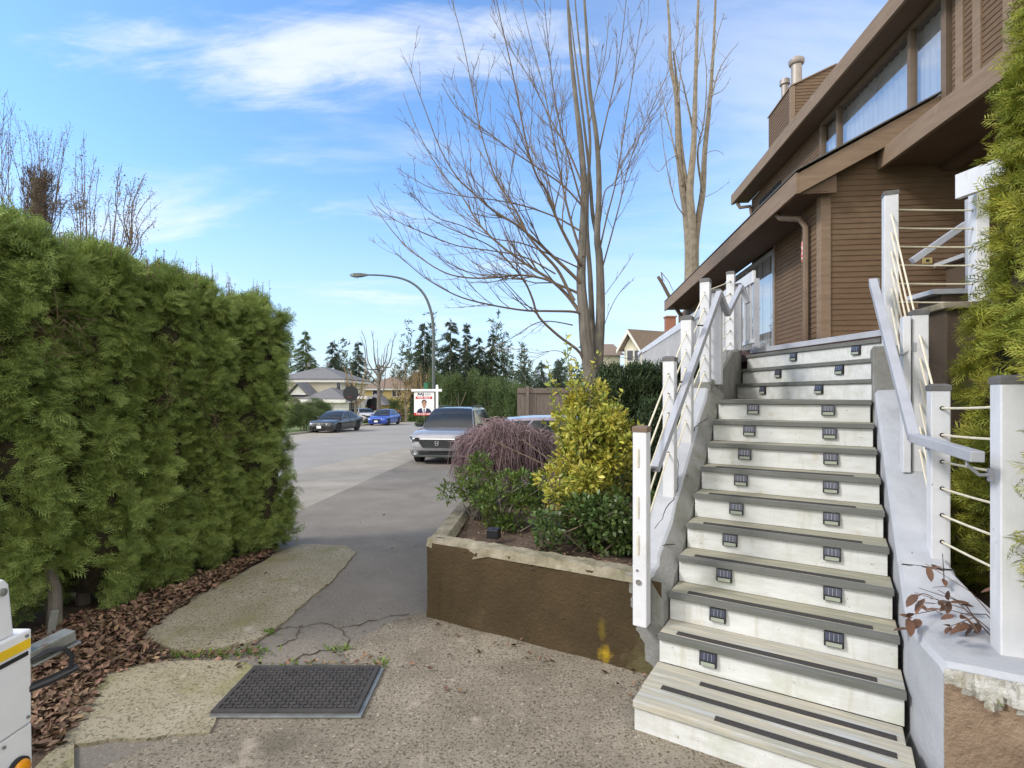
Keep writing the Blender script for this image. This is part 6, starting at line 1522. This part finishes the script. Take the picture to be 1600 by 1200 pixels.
# ------------------------------------------------------------------ signs and street lamp
def text(s, size, m, parent, loc, bold=0.0, w=None, name='lettering'):
    cu = bpy.data.curves.new(name, 'FONT'); cu.body = s; cu.size = size; cu.extrude = .0015; cu.offset = bold; cu.align_x = 'CENTER'; cu.align_y = 'CENTER'
    o = bpy.data.objects.new('tmp_text', cu); COL.objects.link(o); bpy.context.view_layer.update()
    me = bpy.data.meshes.new_from_object(o.evaluated_get(bpy.context.evaluated_depsgraph_get())); bpy.data.objects.remove(o)
    xs = [v.co.x for v in me.vertices]; k = w / (max(xs) - min(xs)) if w else 1
    for v in me.vertices: v.co = Vector((v.co.x * k, -v.co.z, v.co.y))
    me.materials.clear(); me.materials.append(M[m])
    q = bpy.data.objects.new(name, me); COL.objects.link(q); q.parent = parent; q.location = loc; return q
def sale_sign():
    Y = 21.5; g = G(Y); k = Y / F
    px, pz = P(683, 618, Y).x, 0
    t = thing('for_sale_sign', 'white real estate post sign with a red FOR SALE panel behind the silver vehicle', 'sign', (px, Y, g))
    Z = lambda y: CAMZ - (y - CY) * k - g
    MB().box((0, 0, Z(604) / 2), (.1, .1, Z(604))).build('post', 'signwhite', t, local=True, bevel=.008)
    MB().lathe([(.05, 0), (.035, .015), (.055, .05), (.045, .085), (0, .105)], 'Z', c=(0, 0, Z(605)), n=16).build('finial', 'signwhite', t, local=True, smooth=True)
    x0, x1 = (643 - 683) * k, (690.5 - 683) * k
    MB().box(((x0 + x1) / 2, 0, Z(610)), (x1 - x0, .088, .105)).build('arm', 'signwhite', t, local=True, bevel=.012)
    l, r_, top, bot = (647 - 683) * k, (678.6 - 683) * k, Z(613), Z(649); cx = (l + r_) / 2; W = r_ - l; H_ = top - bot
    p = MB().box((cx, 0, (top + bot) / 2), (W, .02, H_)).build('panel', 'signwhite', t, local=True)
    MB().box((r_ + .018, 0, (top + bot) / 2), (.03, .03, H_)).build('panel_edge', 'signblack', t, local=True)
    f = -.0115
    text('RAJ', .135, 'signnavy', p, (l + W * .33, f, top - H_ * .085), .006, W * .3)
    text('GHAG', .1, 'lampmetal', p, (l + W * .67, f, top - H_ * .095), -.001, W * .3)
    MB().box((cx - .01, f + .001, top - H_ * .235), (W * .82, .004, H_ * .105)).build('red_banner', 'signred', p, local=True)
    text('FOR SALE', .1, 'signwhite', p, (cx - .01, f - .003, top - H_ * .235), .002, W * .62)
    MB().box((cx, f + .001, bot + H_ * .055), (W, .004, H_ * .11)).build('red_footer', 'signred', p, local=True)
    text('778 552 0001', .09, 'signwhite', p, (cx, f - .003, bot + H_ * .055), .002, W * .76)
    # printed portrait: flat shapes on the panel
    def flat(name, pts, m, o): MB().prism([Vector((cx + x * W, f - o, bot + z * H_)) for x, z in pts], (0, .002, 0)).build(name, m, p, local=True)
    flat('printed_suit', [(-.36, .11), (-.34, .20), (-.27, .27), (-.12, .325), (.12, .325), (.27, .27), (.34, .20), (.36, .11)], 'signnavy', .001)
    flat('printed_shirt', [(-.05, .11), (-.12, .325), (-.06, .35), (.06, .35), (.12, .325), (.05, .11)], 'signwhite', .002)
    flat('printed_tie', [(-.025, .11), (-.03, .25), (-.02, .30), (.02, .30), (.03, .25), (.025, .11)], 'signnavy', .003)
    el = lambda x, z, a, b, n=20: [(x + a * math.cos(2 * math.pi * i / n), z + b * math.sin(2 * math.pi * i / n)) for i in range(n)]
    flat('printed_neck', [(-.06, .33), (-.065, .44), (.065, .44), (.06, .33), (0, .31)], 'skin', .003)
    flat('printed_hair', el(0, .575, .125, .105), 'signblack', .003)
    flat('printed_face', el(0, .50, .105, .125), 'skin', .005)
    for x in (-.042, .042): flat('printed_eye', el(x, .525, .016, .008, 8), 'signblack', .007)
    flat('printed_mouth', el(0, .445, .035, .009, 10), 'signwhite', .007)
sale_sign()
def street_signs():
    Y = 40; g = G(Y); p = P(667, 609, Y)
    t = thing('street_sign', 'green street sign seen on its pole above the sale sign', 'sign', (p.x, Y, g))
    MB().tube([(p.x - .2, Y, g), (p.x - .2, Y, p.z + .6)], .03, 8).build('pole', 'lampmetal', t, smooth=True)
    MB().box((p.x, Y, p.z), (.5, .02, 1.05)).build('sign_plate', 'signgreen', t, bevel=.004)
street_signs()
def lamp():
    Y = 24.0; g = G(Y); k = Y / F
    pts = [P(677.5, y, Y) for y in (600, 560, 520)] + [P(x, y, Y) for x, y in ((676, 500), (673, 485), (667, 468), (658, 454), (645, 443), (630, 436), (612, 432), (592, 430), (572, 429.5))]
    t = thing('street_lamp', 'tall grey street lamp with a long curved arm reaching over the road', 'street lamp', (pts[0].x, Y, g))
    b = Vector((pts[0].x, Y, g)); allp = smooth_pts([b] + pts, 3)
    n = len(allp); MB().tube(allp, [.08 - .045 * i / n for i in range(n)], 10).build('pole', 'lampmetal', t, smooth=True)
    MB().lathe([(.16, 0), (.16, .3), (.1, .4)], c=tuple(b), n=14).build('base', 'lampmetal', t, smooth=30)
    h = pts[-1]
    mb = MB(); mb.loft([[h + Vector((-x, y, z)) for y, z in ((-w, -d), (w, -d), (w * .8, u), (-w * .8, u))] for x, w, d, u in ((-.1, .04, .03, .03), (.05, .08, .06, .05), (.25, .13, .09, .07), (.55, .13, .10, .06), (.72, .08, .06, .03))]); hd = mb.build('lamp_head', 'lampmetal', t, bevel=.01)
    MB().lathe([(0, -.05), (.07, -.03), (.1, 0), (0, .002)], c=(h.x - .42, Y, h.z - .1), n=14).build('lens', 'headlight', hd, smooth=True)
lamp()

# ------------------------------------------------------------------ houses across the street
def hip(mb, x0, x1, y0, y1, z, h, o=.5, ridge=None):
    x0 -= o; x1 += o; y0 -= o; y1 += o
    d = min(x1 - x0, y1 - y0) / 2
    if x1 - x0 >= y1 - y0: a, b = Vector((x0 + d, (y0 + y1) / 2, z + h)), Vector((x1 - d, (y0 + y1) / 2, z + h))
    else: a, b = Vector(((x0 + x1) / 2, y0 + d, z + h)), Vector(((x0 + x1) / 2, y1 - d, z + h))
    c = [Vector(q) for q in ((x0, y0, z), (x1, y0, z), (x1, y1, z), (x0, y1, z))]
    if x1 - x0 >= y1 - y0: mb.add(c + [a, b], [(0, 1, 5, 4), (1, 2, 5), (2, 3, 4, 5), (3, 0, 4), (3, 2, 1, 0)])
    else: mb.add(c + [a, b], [(0, 1, 4), (1, 2, 5, 4), (2, 3, 5), (3, 0, 4, 5), (3, 2, 1, 0)])
def window(par, x, y, z, w, h, face='y', m='darkglass', bars=1):
    fr = MB()
    if face == 'y':
        fr.box((x, y - .04, z), (w, .08, h)); f = fr.build('window', 'trim', par, bevel=.01)
        for k in range(bars + 1): MB().box((x - w / 2 + w * (k + .5) / (bars + 1), y - .085, z), (w / (bars + 1) - .12, .02, h - .16)).build('pane', m, f)
    else:
        fr.box((x + .04, y, z), (.08, w, h)); f = fr.build('window', 'trim', par, bevel=.01)
        for k in range(bars + 1): MB().box((x + .085, y - w / 2 + w * (k + .5) / (bars + 1), z), (.02, w / (bars + 1) - .12, h - .16)).build('pane', m, f)
def cream_house():
    Y = 60.0; g = G(Y); X = lambda px: (px - CX) / F * Y; Z = lambda py: CAMZ - (py - CY) / F * Y
    t = thing('cream_house', 'cream two storey house with grey hip roof and white garage door across the street', 'house', (X(515), Y, g))
    xa, xb = X(440), X(532)
    MB().box(((xa + xb) / 2, Y + 5, (g + Z(594)) / 2), (xb - xa, 10, Z(594) - g)).build('wall', 'stucco', t)
    mb = MB(); mb.box(((xa + xb) / 2, Y + 5, Z(594) - .1), (xb - xa + 1.3, 11.3, .3)); mb.build('eave_trim', 'trim', t)
    mb = MB(); hip(mb, xa - .2, xb + .2, Y - .2, Y + 10.2, Z(593) + .05, Z(571) - Z(593), .6); mb.build('roof', 'greyroof', t)
    mb = MB(); mb.box((X(472), Y + 2, Z(571) + .2), (.3, .3, .5)); mb.box((X(494), Y + 4, Z(571) + .4), (.3, .3, .4)); mb.build('roof_vent', 'greyroof', t)
    for x in (476, 529.5): window(t, X(x), Y, Z(603) + (.2 if x < 500 else 0), 1.0 if x < 500 else .55, 1.1, 'y', bars=1 if x < 500 else 0)
    for yy in (2.2, 4.0): window(t, xb, Y + yy, Z(606), 1.1, 1.5, 'x', bars=1)
    # garage wing, nearer
    ga, gb, gy = X(500), X(557) - .3, Y - 4
    MB().box(((ga + gb) / 2, gy + 3, (g + Z(626)) / 2), (gb - ga, 6, Z(626) - g)).build('garage_wall', 'stone', t)
    MB().box(((ga + gb) / 2, gy + 2.9, Z(626) + .0), (gb - ga + 1.1, 7.2, .35)).build('garage_trim', 'trim', t)
    mb = MB(); hip(mb, ga, gb, gy, gy + 9, Z(625) + .15, 1.25, .5); mb.build('garage_roof', 'greyroof', t)
    k = MB().box((X(545) + .1, gy - .03, g + 1.1), (2.3, .08, 2.2)).build('garage_door', 'trim', t)
    m = MB()
    for q in range(1, 4): m.box((X(545) + .1, gy - .075, g + .55 * q), (2.26, .01, .025))
    m.build('panel_lines', 'stone', k)
    # entrance gable and low left wing
    la, lb = X(440), X(500) + .4
    MB().box(((la + lb) / 2, gy + 2.5, (g + Z(622)) / 2), (lb - la, 4, Z(622) - g)).build('left_wing_wall', 'stucco', t)
    mb = MB(); hip(mb, la, lb, gy + .5, gy + 6, Z(622), 1.3, .5); mb.build('left_wing_roof', 'greyroof', t)
    q = X(487); mb = MB(); mb.prism([(q - .9, gy + .2, Z(617)), (q + .9, gy + .2, Z(617)), (q, gy + .2, Z(603))], (0, 3, 0)); mb.build('gable', 'trim', t)
    mb = MB()
    for s in (-1, 1): mb.prism([(q, gy - .1, Z(603) + .15), (q + s * 1.25, gy - .1, Z(619)), (q + s * 1.25, gy - .1, Z(619) + .14), (q, gy - .1, Z(603) + .3)], (0, 3.3, 0))
    mb.build('gable_roof', 'greyroof', t)
    for x in (561.5, 567): MB().box((X(x), gy + 4, (g + Z(622)) / 2), (.28, .28, Z(622) - g)).build('porch_column', 'trim', t)
    MB().box((X(563), gy + 4.5, Z(621)), (1.9, 2.2, .3)).build('porch_trim', 'trim', t)
    for lab, px, py, Yh in (('dark round basketball board beside the cream house garage', 548, 615, 54.0), ('second dark round basketball board by the yellow house', 583, 631, 62.0)):
        gz = G(Yh); p = P(px, py, Yh); b = thing('basketball_hoop', lab, 'basketball hoop', (p.x, Yh, gz))
        MB().tube([(p.x, Yh + .2, gz), (p.x, Yh + .2, p.z)], .06, 8).build('pole', 'darkplastic', b)
        mb = MB(); mb.lathe([(.0, -.03), (.78, -.03), (.8, 0), (.78, .03), (0, .03)], 'Y', c=(p.x, Yh, p.z), n=24); o = mb.build('backboard', 'darkplastic', b)
        mb = MB(); mb.tube([(p.x + .22 * math.cos(a), Yh - .3 + .22 * math.sin(a), p.z - .35) for a in [2 * math.pi * i / 14 for i in range(15)]], .012, 5); mb.build('ring', 'signred', b)
cream_house()
def far_houses():
    def simple(name, lab, Y, pxa, pxb, eave, ridge, wall, roof, wins, depth=9, trim='trim'):
        g = G(Y); X = lambda px: (px - CX) / F * Y; Z = lambda py: CAMZ - (py - CY) / F * Y
        t = thing(name, lab, 'house', ((X(pxa) + X(pxb)) / 2, Y, g)); xa, xb = X(pxa), X(pxb)
        MB().box(((xa + xb) / 2, Y + depth / 2, (g + Z(eave)) / 2), (xb - xa, depth, Z(eave) - g)).build('wall', wall, t)
        MB().box(((xa + xb) / 2, Y + depth / 2, Z(eave) - .1), (xb - xa + 1, depth + 1, .28)).build('eave_trim', trim, t)
        mb = MB(); hip(mb, xa, xb, Y, Y + depth, Z(eave) + .05, Z(ridge) - Z(eave), .6); mb.build('roof', roof, t)
        for px, py, w, h in wins: window(t, X(px), Y, Z(py), w, h)
        return t, X, Z, g
    t, X, Z, g = simple('yellow_house', 'yellow house with dark low roof half hidden by the bare street tree', 78, 566, 640, 607, 588, 'yellowwall', 'brownroof', [(590, 614, 1.5, 1.2), (620, 614, 1.4, 1.2)])
    mb = MB(); hip(mb, X(580), X(612), 73, 79, Z(632), 1.6, .5); mb.build('porch_roof', 'greyroof', t); MB().box((X(596), 75.5, (g + Z(632)) / 2), (X(610) - X(582), 5, Z(632) - g)).build('porch_wall', 'yellowwall', t)
    simple('beige_house', 'low beige house far off beyond the bare street tree', 92, 630, 668, 622, 608, 'stucco', 'brownroof', [(645, 630, 1.5, 1.2)])
    Y = 34.0; g = G(Y); X = lambda px: (px - CX) / F * Y; Z = lambda py: CAMZ - (py - CY) / F * Y
    t = thing('brown_roof_house', 'neighbour house with brown gable roof and white trim behind the deck railing', 'house', (X(1000), Y, g))
    e = Vector((6.5, 3.2, 0)); A, B, T = Vector((X(972), Y, Z(546))), Vector((X(1004), Y - .2, Z(546))), Vector((X(987), Y - .1, Z(518.5)))
    MB().prism([Vector((A.x + .15, A.y, g)), Vector((B.x - .12, B.y, g)), Vector((B.x - .12, B.y, B.z + .05)), Vector((T.x, T.y, T.z - .15)), Vector((A.x + .15, A.y, A.z + .05))], e).build('wall', 'stucco', t)
    o = -e.normalized() * .35; mb = MB()
    for q in (A, B):
        q2 = q + (q - T) * .12; mb.prism([T + o, q2 + o, q2 + o + Vector((0, 0, .12)), T + o + Vector((0, 0, .16))], e + e.normalized() * .5)
    rf = mb.build('roof', 'brownroof', t)
    mb = MB()
    for q in (A, B):
        q2 = q + (q - T) * .12; oo = o - e.normalized() * .03; mb.prism([T + oo - Vector((0, 0, .13)), q2 + oo - Vector((0, 0, .13)), q2 + oo + Vector((0, 0, .09)), T + oo + Vector((0, 0, .13))], e.normalized() * .05)
    mb.build('rake_trim', 'trim', rf)
    window(t, X(989), Y - .12, Z(556), .95, .8)
    MB().prism([(X(940), Y + 1, g), (X(974), Y + 1, g), (X(974), Y + 1, Z(552)), (X(940), Y + 1, Z(552))], (0, 5, 0)).build('side_wing_wall', 'stucco', t)
    MB().prism([(X(936), Y + .6, Z(554)), (X(980), Y + .6, Z(554)), (X(976), Y + 3.5, Z(531)), (X(940), Y + 3.5, Z(531))], (0, .3, .1)).build('side_wing_roof', 'brownroof', t)
    p = P(1047, 503, 36.5); mb = MB(); mb.box((p.x, 36.5, p.z - .7), (.62, .62, 2.0)); mb.box((p.x, 36.5, p.z + .33), (.74, .74, .1)); mb.build('chimney', 'brick', t)
    # timber fence at the end of the parking bay
    Y = 20.5; g = G(Y); X = lambda px: (px - CX) / F * Y; Z = lambda py: CAMZ - (py - CY) / F * Y
    t = thing('wooden_fence', 'weathered vertical board fence between the cedars and the yellow bush', 'fence', (X(850), Y, g))
    x = X(808); mb = MB(); r = random.Random(3)
    while x < X(985):
        mb.box((x + .075, Y + r.uniform(-.008, .008), (g + Z(606)) / 2 + r.uniform(-.02, .02)), (.142, .02, Z(606) - g)); x += .15
    mb.build('boards', 'fencewood', t)
    for px in (824, 900, 976): MB().box((X(px), Y - .06, (g + Z(603)) / 2), (.12, .1, Z(603) - g)).build('post', 'fencewood', t)
    MB().box(((X(808) + X(985)) / 2, Y - .03, Z(612)), (X(985) - X(808), .04, .1)).build('rail', 'fencewood', t)
far_houses()

# ------------------------------------------------------------------ trees beyond
def conifer(lab, px, top, base, wpx, Y, m='conifer', n=1500, seed=1, ragged=.3, group='tall conifers behind the street', low=.12, name='conifer_tree'):
    g = G(Y); r = random.Random(seed); p = P(px, top, Y); H_ = p.z - g; Rr = wpx / F * Y / 2
    t = thing(name, lab, 'tree', (p.x, Y, g), 0, group)
    MB().tube([(p.x, Y, g), (p.x + .1, Y, g + H_ * .5), (p.x, Y, p.z)], [H_ * .014 + .06, H_ * .01 + .03, .02], 6).build('trunk', 'bark', t, smooth=True)
    o, d, s = [], [], []; wh = 25; skew = r.uniform(-.1, .1)
    for i in range(wh):
        for b_ in range(max(3, int(12 * (1.12 - i / wh)))):
            u = min(.99, low + (1 - low) * (i + r.uniform(-.35, .35) + .4) / wh); z = g + H_ * u; l = Rr * 1.12 * (1.03 - u) ** .72 * r.choice((1, 1, .9, .75, 1.12, .5)) * r.uniform(.8, 1.1); a = r.uniform(0, 6.28)
            k = max(7, int(n / 120 * (.5 + l / Rr)))
            for q in range(k):
                f = (q + r.random()) / k * .92 + .08
                aa = a + r.gauss(0, .16); x = p.x + l * f * math.cos(aa) * (1 + skew * math.cos(aa)); y = Y + l * f * math.sin(aa)
                o.append((x, y, z - l * (f * .12 + f * f * .32) + r.gauss(0, .1))); d.append((math.cos(aa), math.sin(aa), r.uniform(-.7, .1))); s.append(r.uniform(.55, 1) * max(.3, H_ * .038))
    for _ in range(14): o.append((p.x + r.gauss(0, .08), Y + r.gauss(0, .08), p.z - r.uniform(.0, .9))); d.append((r.gauss(0, .3), r.gauss(0, .3), 1)); s.append(.4)
    k = len(o); tv = NEEDLE[0] * np.array([1.5, 1, 1.5]); V, Fq = scatter(tv, NEEDLE[1], np.array(o), frames(np.array(d), unit(k)), np.array(s)); raw('foliage', V, Fq, m, t)
    return t
def background_trees():
    spec = [('conifer rising above the left end of the cream house roof', 477, 518, 44, 85, 'conifergreen'), ('ragged conifer with an open top behind the cream house roof', 522, 534, 46, 88, 'conifer'), ('narrow pointed conifer between the cream house and the bare street tree', 560, 534, 32, 95, 'conifer'),
            ('tall dark conifer just left of the lamp pole', 663, 505, 46, 80, 'conifer'), ('broad tall conifer right of the lamp pole, tallest of the row', 704, 500, 52, 82, 'conifer'), ('thin tall conifer with gaps between its branches', 729, 506, 30, 84, 'conifer'), ('shorter conifer next to the thin tall one', 748, 527, 40, 86, 'conifer'), ('pointed conifer near the right end of the tall row', 769, 522, 30, 85, 'conifer'), ('last small conifer of the tall row sloping to the right', 786, 555, 30, 86, 'conifer'),
            ('small conifer above the fence, left one', 819, 572, 34, 62, 'conifer'), ('wide small conifer above the fence, middle one', 845, 566, 44, 64, 'conifer'), ('small conifer above the fence, right one by the bush', 872, 562, 40, 63, 'conifer'), ('conifer showing through the branches right of the big trunk', 955, 545, 44, 60, 'conifer')]
    for i, (lab, px, top, w, Y, m) in enumerate(spec): conifer(lab, px, top, 650, w * 1.7, Y, m, 7000 if w > 35 else 5200, 60 + i)
    # green cedars and bushes behind the parked vehicle
    r = random.Random(15)
    bush = [('tall bright green cedar left of the tangled stems', 683, 582, 30, 33), ('green cedar with bare brown stems showing below', 703, 590, 34, 32), ('dense green cedar behind the silver vehicle roof', 728, 576 + 8, 40, 33), ('dark green cedar in the middle of the cedar screen', 757, 590, 40, 32), ('rounded green cedar at the right of the cedar screen', 785, 592, 40, 31), ('last green cedar of the screen touching the fence', 806, 600, 34, 30)]
    for i, (lab, px, top, w, Y) in enumerate(bush):
        g = G(Y); k = Y / F; p = P(px, top, Y); t = thing('screen_cedar', lab, 'cedar', (p.x, Y, g), 0, 'green cedars screening the parking bay')
        W = w * k / 2; H_ = p.z - g; lowz = .32 if i in (1, 2) else .08
        cl = [(p.x + r.gauss(0, W * .42), Y + r.gauss(0, W * .5), g + H_ * (lowz + (1 - lowz) * r.random() ** .85 * .92), W * r.uniform(.3, .5), W * r.uniform(.35, .5), H_ * r.uniform(.09, .15)) for _ in range(26)]
        leaf_cloud(t, cl, 2300, .26, 'conifergreen', tpl=NEEDLE, outward=.8, up=.5, shell=.4)
        b = MB()
        for _ in range(8 if i in (1, 2) else 4):
            a = Vector((p.x + r.gauss(0, W * .4), Y + r.gauss(0, .2), g)); b.tube([a, a + Vector((r.gauss(0, .12), 0, H_ * .35)), a + Vector((r.gauss(0, .25), 0, H_ * .75))], [.05, .04, .015], 5)
        b.build('stems', 'palebark', t)
    # street trees without leaves
    def street_tree(lab, px, top, base, w, Y, seed, bark='bark', buds=0, lean=0, name='street_tree'):
        g = G(Y); rr = random.Random(seed); k = Y / F; p = P(px, top, Y); H_ = p.z - g; W = w * k / 2
        t = thing(name, lab, 'tree', (p.x, Y, g), 0, 'leafless trees across the street')
        f = Vector((p.x, Y, g + H_ * .3)); MB().tube([(p.x, Y, g), tuple(f), (p.x + lean, Y, g + H_ * .62)], [H_ * .026, H_ * .02, H_ * .01], 7).build('trunk', bark, t, smooth=True)
        mb = MB(); o = []
        for j in range(15):
            a = rr.uniform(0, 6.28); u = rr.uniform(.25, .62); s = Vector((p.x + lean * max(0, u - .3) * 2, Y, g + H_ * u)); e = Vector((p.x + W * math.cos(a) * rr.uniform(.5, 1), Y + W * math.sin(a) * rr.uniform(.5, 1), g + H_ * rr.uniform(.6, 1)))
            pts = smooth_pts([s, s.lerp(e, .4) + Vector((math.cos(a) * W * .15, math.sin(a) * W * .15, -.05 * H_)), s.lerp(e, .75), e], 3)
            grow(mb, pts, H_ * .010, .010, rr, 0, 1, .7, .5, 4, 1.0, .32)
            if buds:
                for _ in range(buds): v = rr.uniform(.3, 1) * (len(pts) - 1); i = min(int(v), len(pts) - 2); q = pts[i].lerp(pts[i + 1], v - i); o.append((q.x + rr.gauss(0, W * .12), q.y + rr.gauss(0, W * .12), q.z + rr.gauss(0, W * .1)))
        mb.build('branches', bark if not buds else 'budtree', t)
        if buds:
            n = len(o); V, Fq = scatter(*LEAF, np.array(o), frames(unit(n), unit(n)), RNG.uniform(.06, .14, n)); raw('bud_haze', V, Fq, 'budtree', t)
    street_tree('leafless street tree with mossy trunk in front of the yellow house', 592, 514, 650, 88, 57, 3)
    street_tree('low spreading tree covered in tan buds left of the sale sign', 634, 566, 655, 66, 58, 4, 'palebark', 120)
    street_tree('budding tan tree crown directly behind the sale sign', 662, 574, 655, 46, 66, 5, 'palebark', 90)
    street_tree('small thin leafless tree in front of the cream house', 556, 560, 655, 46, 55, 6, 'bark', 14)
    street_tree('bare twiggy shrub beside the clipped hedge across the street', 508, 620, 655, 26, 47, 8, 'twig', 0, 0, 'bare_shrub')
    def bush_thing(name, lab, px, top, bot, w, Y, m, n, size, tpl=LEAF, cat='shrub', box=False):
        g = G(Y); k = Y / F; p = P(px, top, Y); W = w * k / 2; H_ = max(.5, p.z - g); t = thing(name, lab, cat, (p.x, Y, g))
        if box: cl = [(p.x + r.uniform(-W, W) * .86, Y + r.uniform(-W, W) * .8, g + H_ * r.uniform(.12, .9), W * .26, W * .26, H_ * .11) for _ in range(60)]
        else: cl = [(p.x + r.gauss(0, W * .4), Y + r.gauss(0, W * .35), g + H_ * r.uniform(.1, .85), W * .35, W * .35, H_ * .2) for _ in range(24)]
        leaf_cloud(t, cl, n, size, m, tpl=tpl, shell=.5)
        b = MB()
        for _ in range(5): a = Vector((p.x + r.gauss(0, W * .3), Y, g)); b.tube([a, a + Vector((r.gauss(0, .1), 0, H_ * .5))], [.04, .02], 5)
        b.build('stems', 'twig', t)
    bush_thing('clipped_hedge', 'clipped dark green hedge across the street beside the charcoal sedan', 478, 623, 680, 62, 38, 'conifergreen', 15000, .17, NEEDLE, 'hedge', True)
    bush_thing('clipped_hedge', 'lower clipped hedge behind the first across the street, yellowish on top', 506, 629, 670, 24, 44, 'conifergreen', 4000, .15, NEEDLE, 'hedge', True)
    bush_thing('rounded_cypress', 'dark green rounded cypress left of the tan budding tree', 621, 622, 655, 24, 62, 'conifergreen', 3000, .25, NEEDLE, 'cypress', True)
    bush_thing('rusty_shrub', 'low rusty brown shrub on the lawn behind the blue sedan', 620, 640, 657, 26, 58, 'budtree', 2400, .12)
    bush_thing('low_shrub', 'low dark shrub at the foot of the sale sign', 664, 652, 665, 26, 46, 'conifergreen', 2400, .16)
    bush_thing('low_shrub', 'dark low shrub under the tan budding tree', 648, 648, 658, 22, 60, 'conifergreen', 1600, .16)
    # distant wood
    o, d, s = [], [], []
    for _ in range(16000):
        Y = r.uniform(120, 175); px = r.uniform(-300, 1500); g = G(Y); h = (9 + 4 * math.sin(px * .05) + 3 * math.sin(px * .13 + 1) + 2 * math.sin(px * .31)) * r.random() ** .7
        o.append(((px - CX) / F * Y, Y, g + h * (1.5 if 600 < px < 830 else 1))); d.append((r.gauss(0, .6), r.gauss(0, .6), r.uniform(-.2, 1))); s.append(r.uniform(1.0, 2.4))
    k = len(o); V, Fq = scatter(NEEDLE[0] * np.array([1.8, 1, 1.8]), NEEDLE[1], np.array(o), frames(np.array(d), unit(k)), np.array(s))
    tag(raw('distant_wood', V, Fq, 'conifer'), 'far dark wood along the horizon behind the houses', 'wood', kind='stuff')
background_trees()
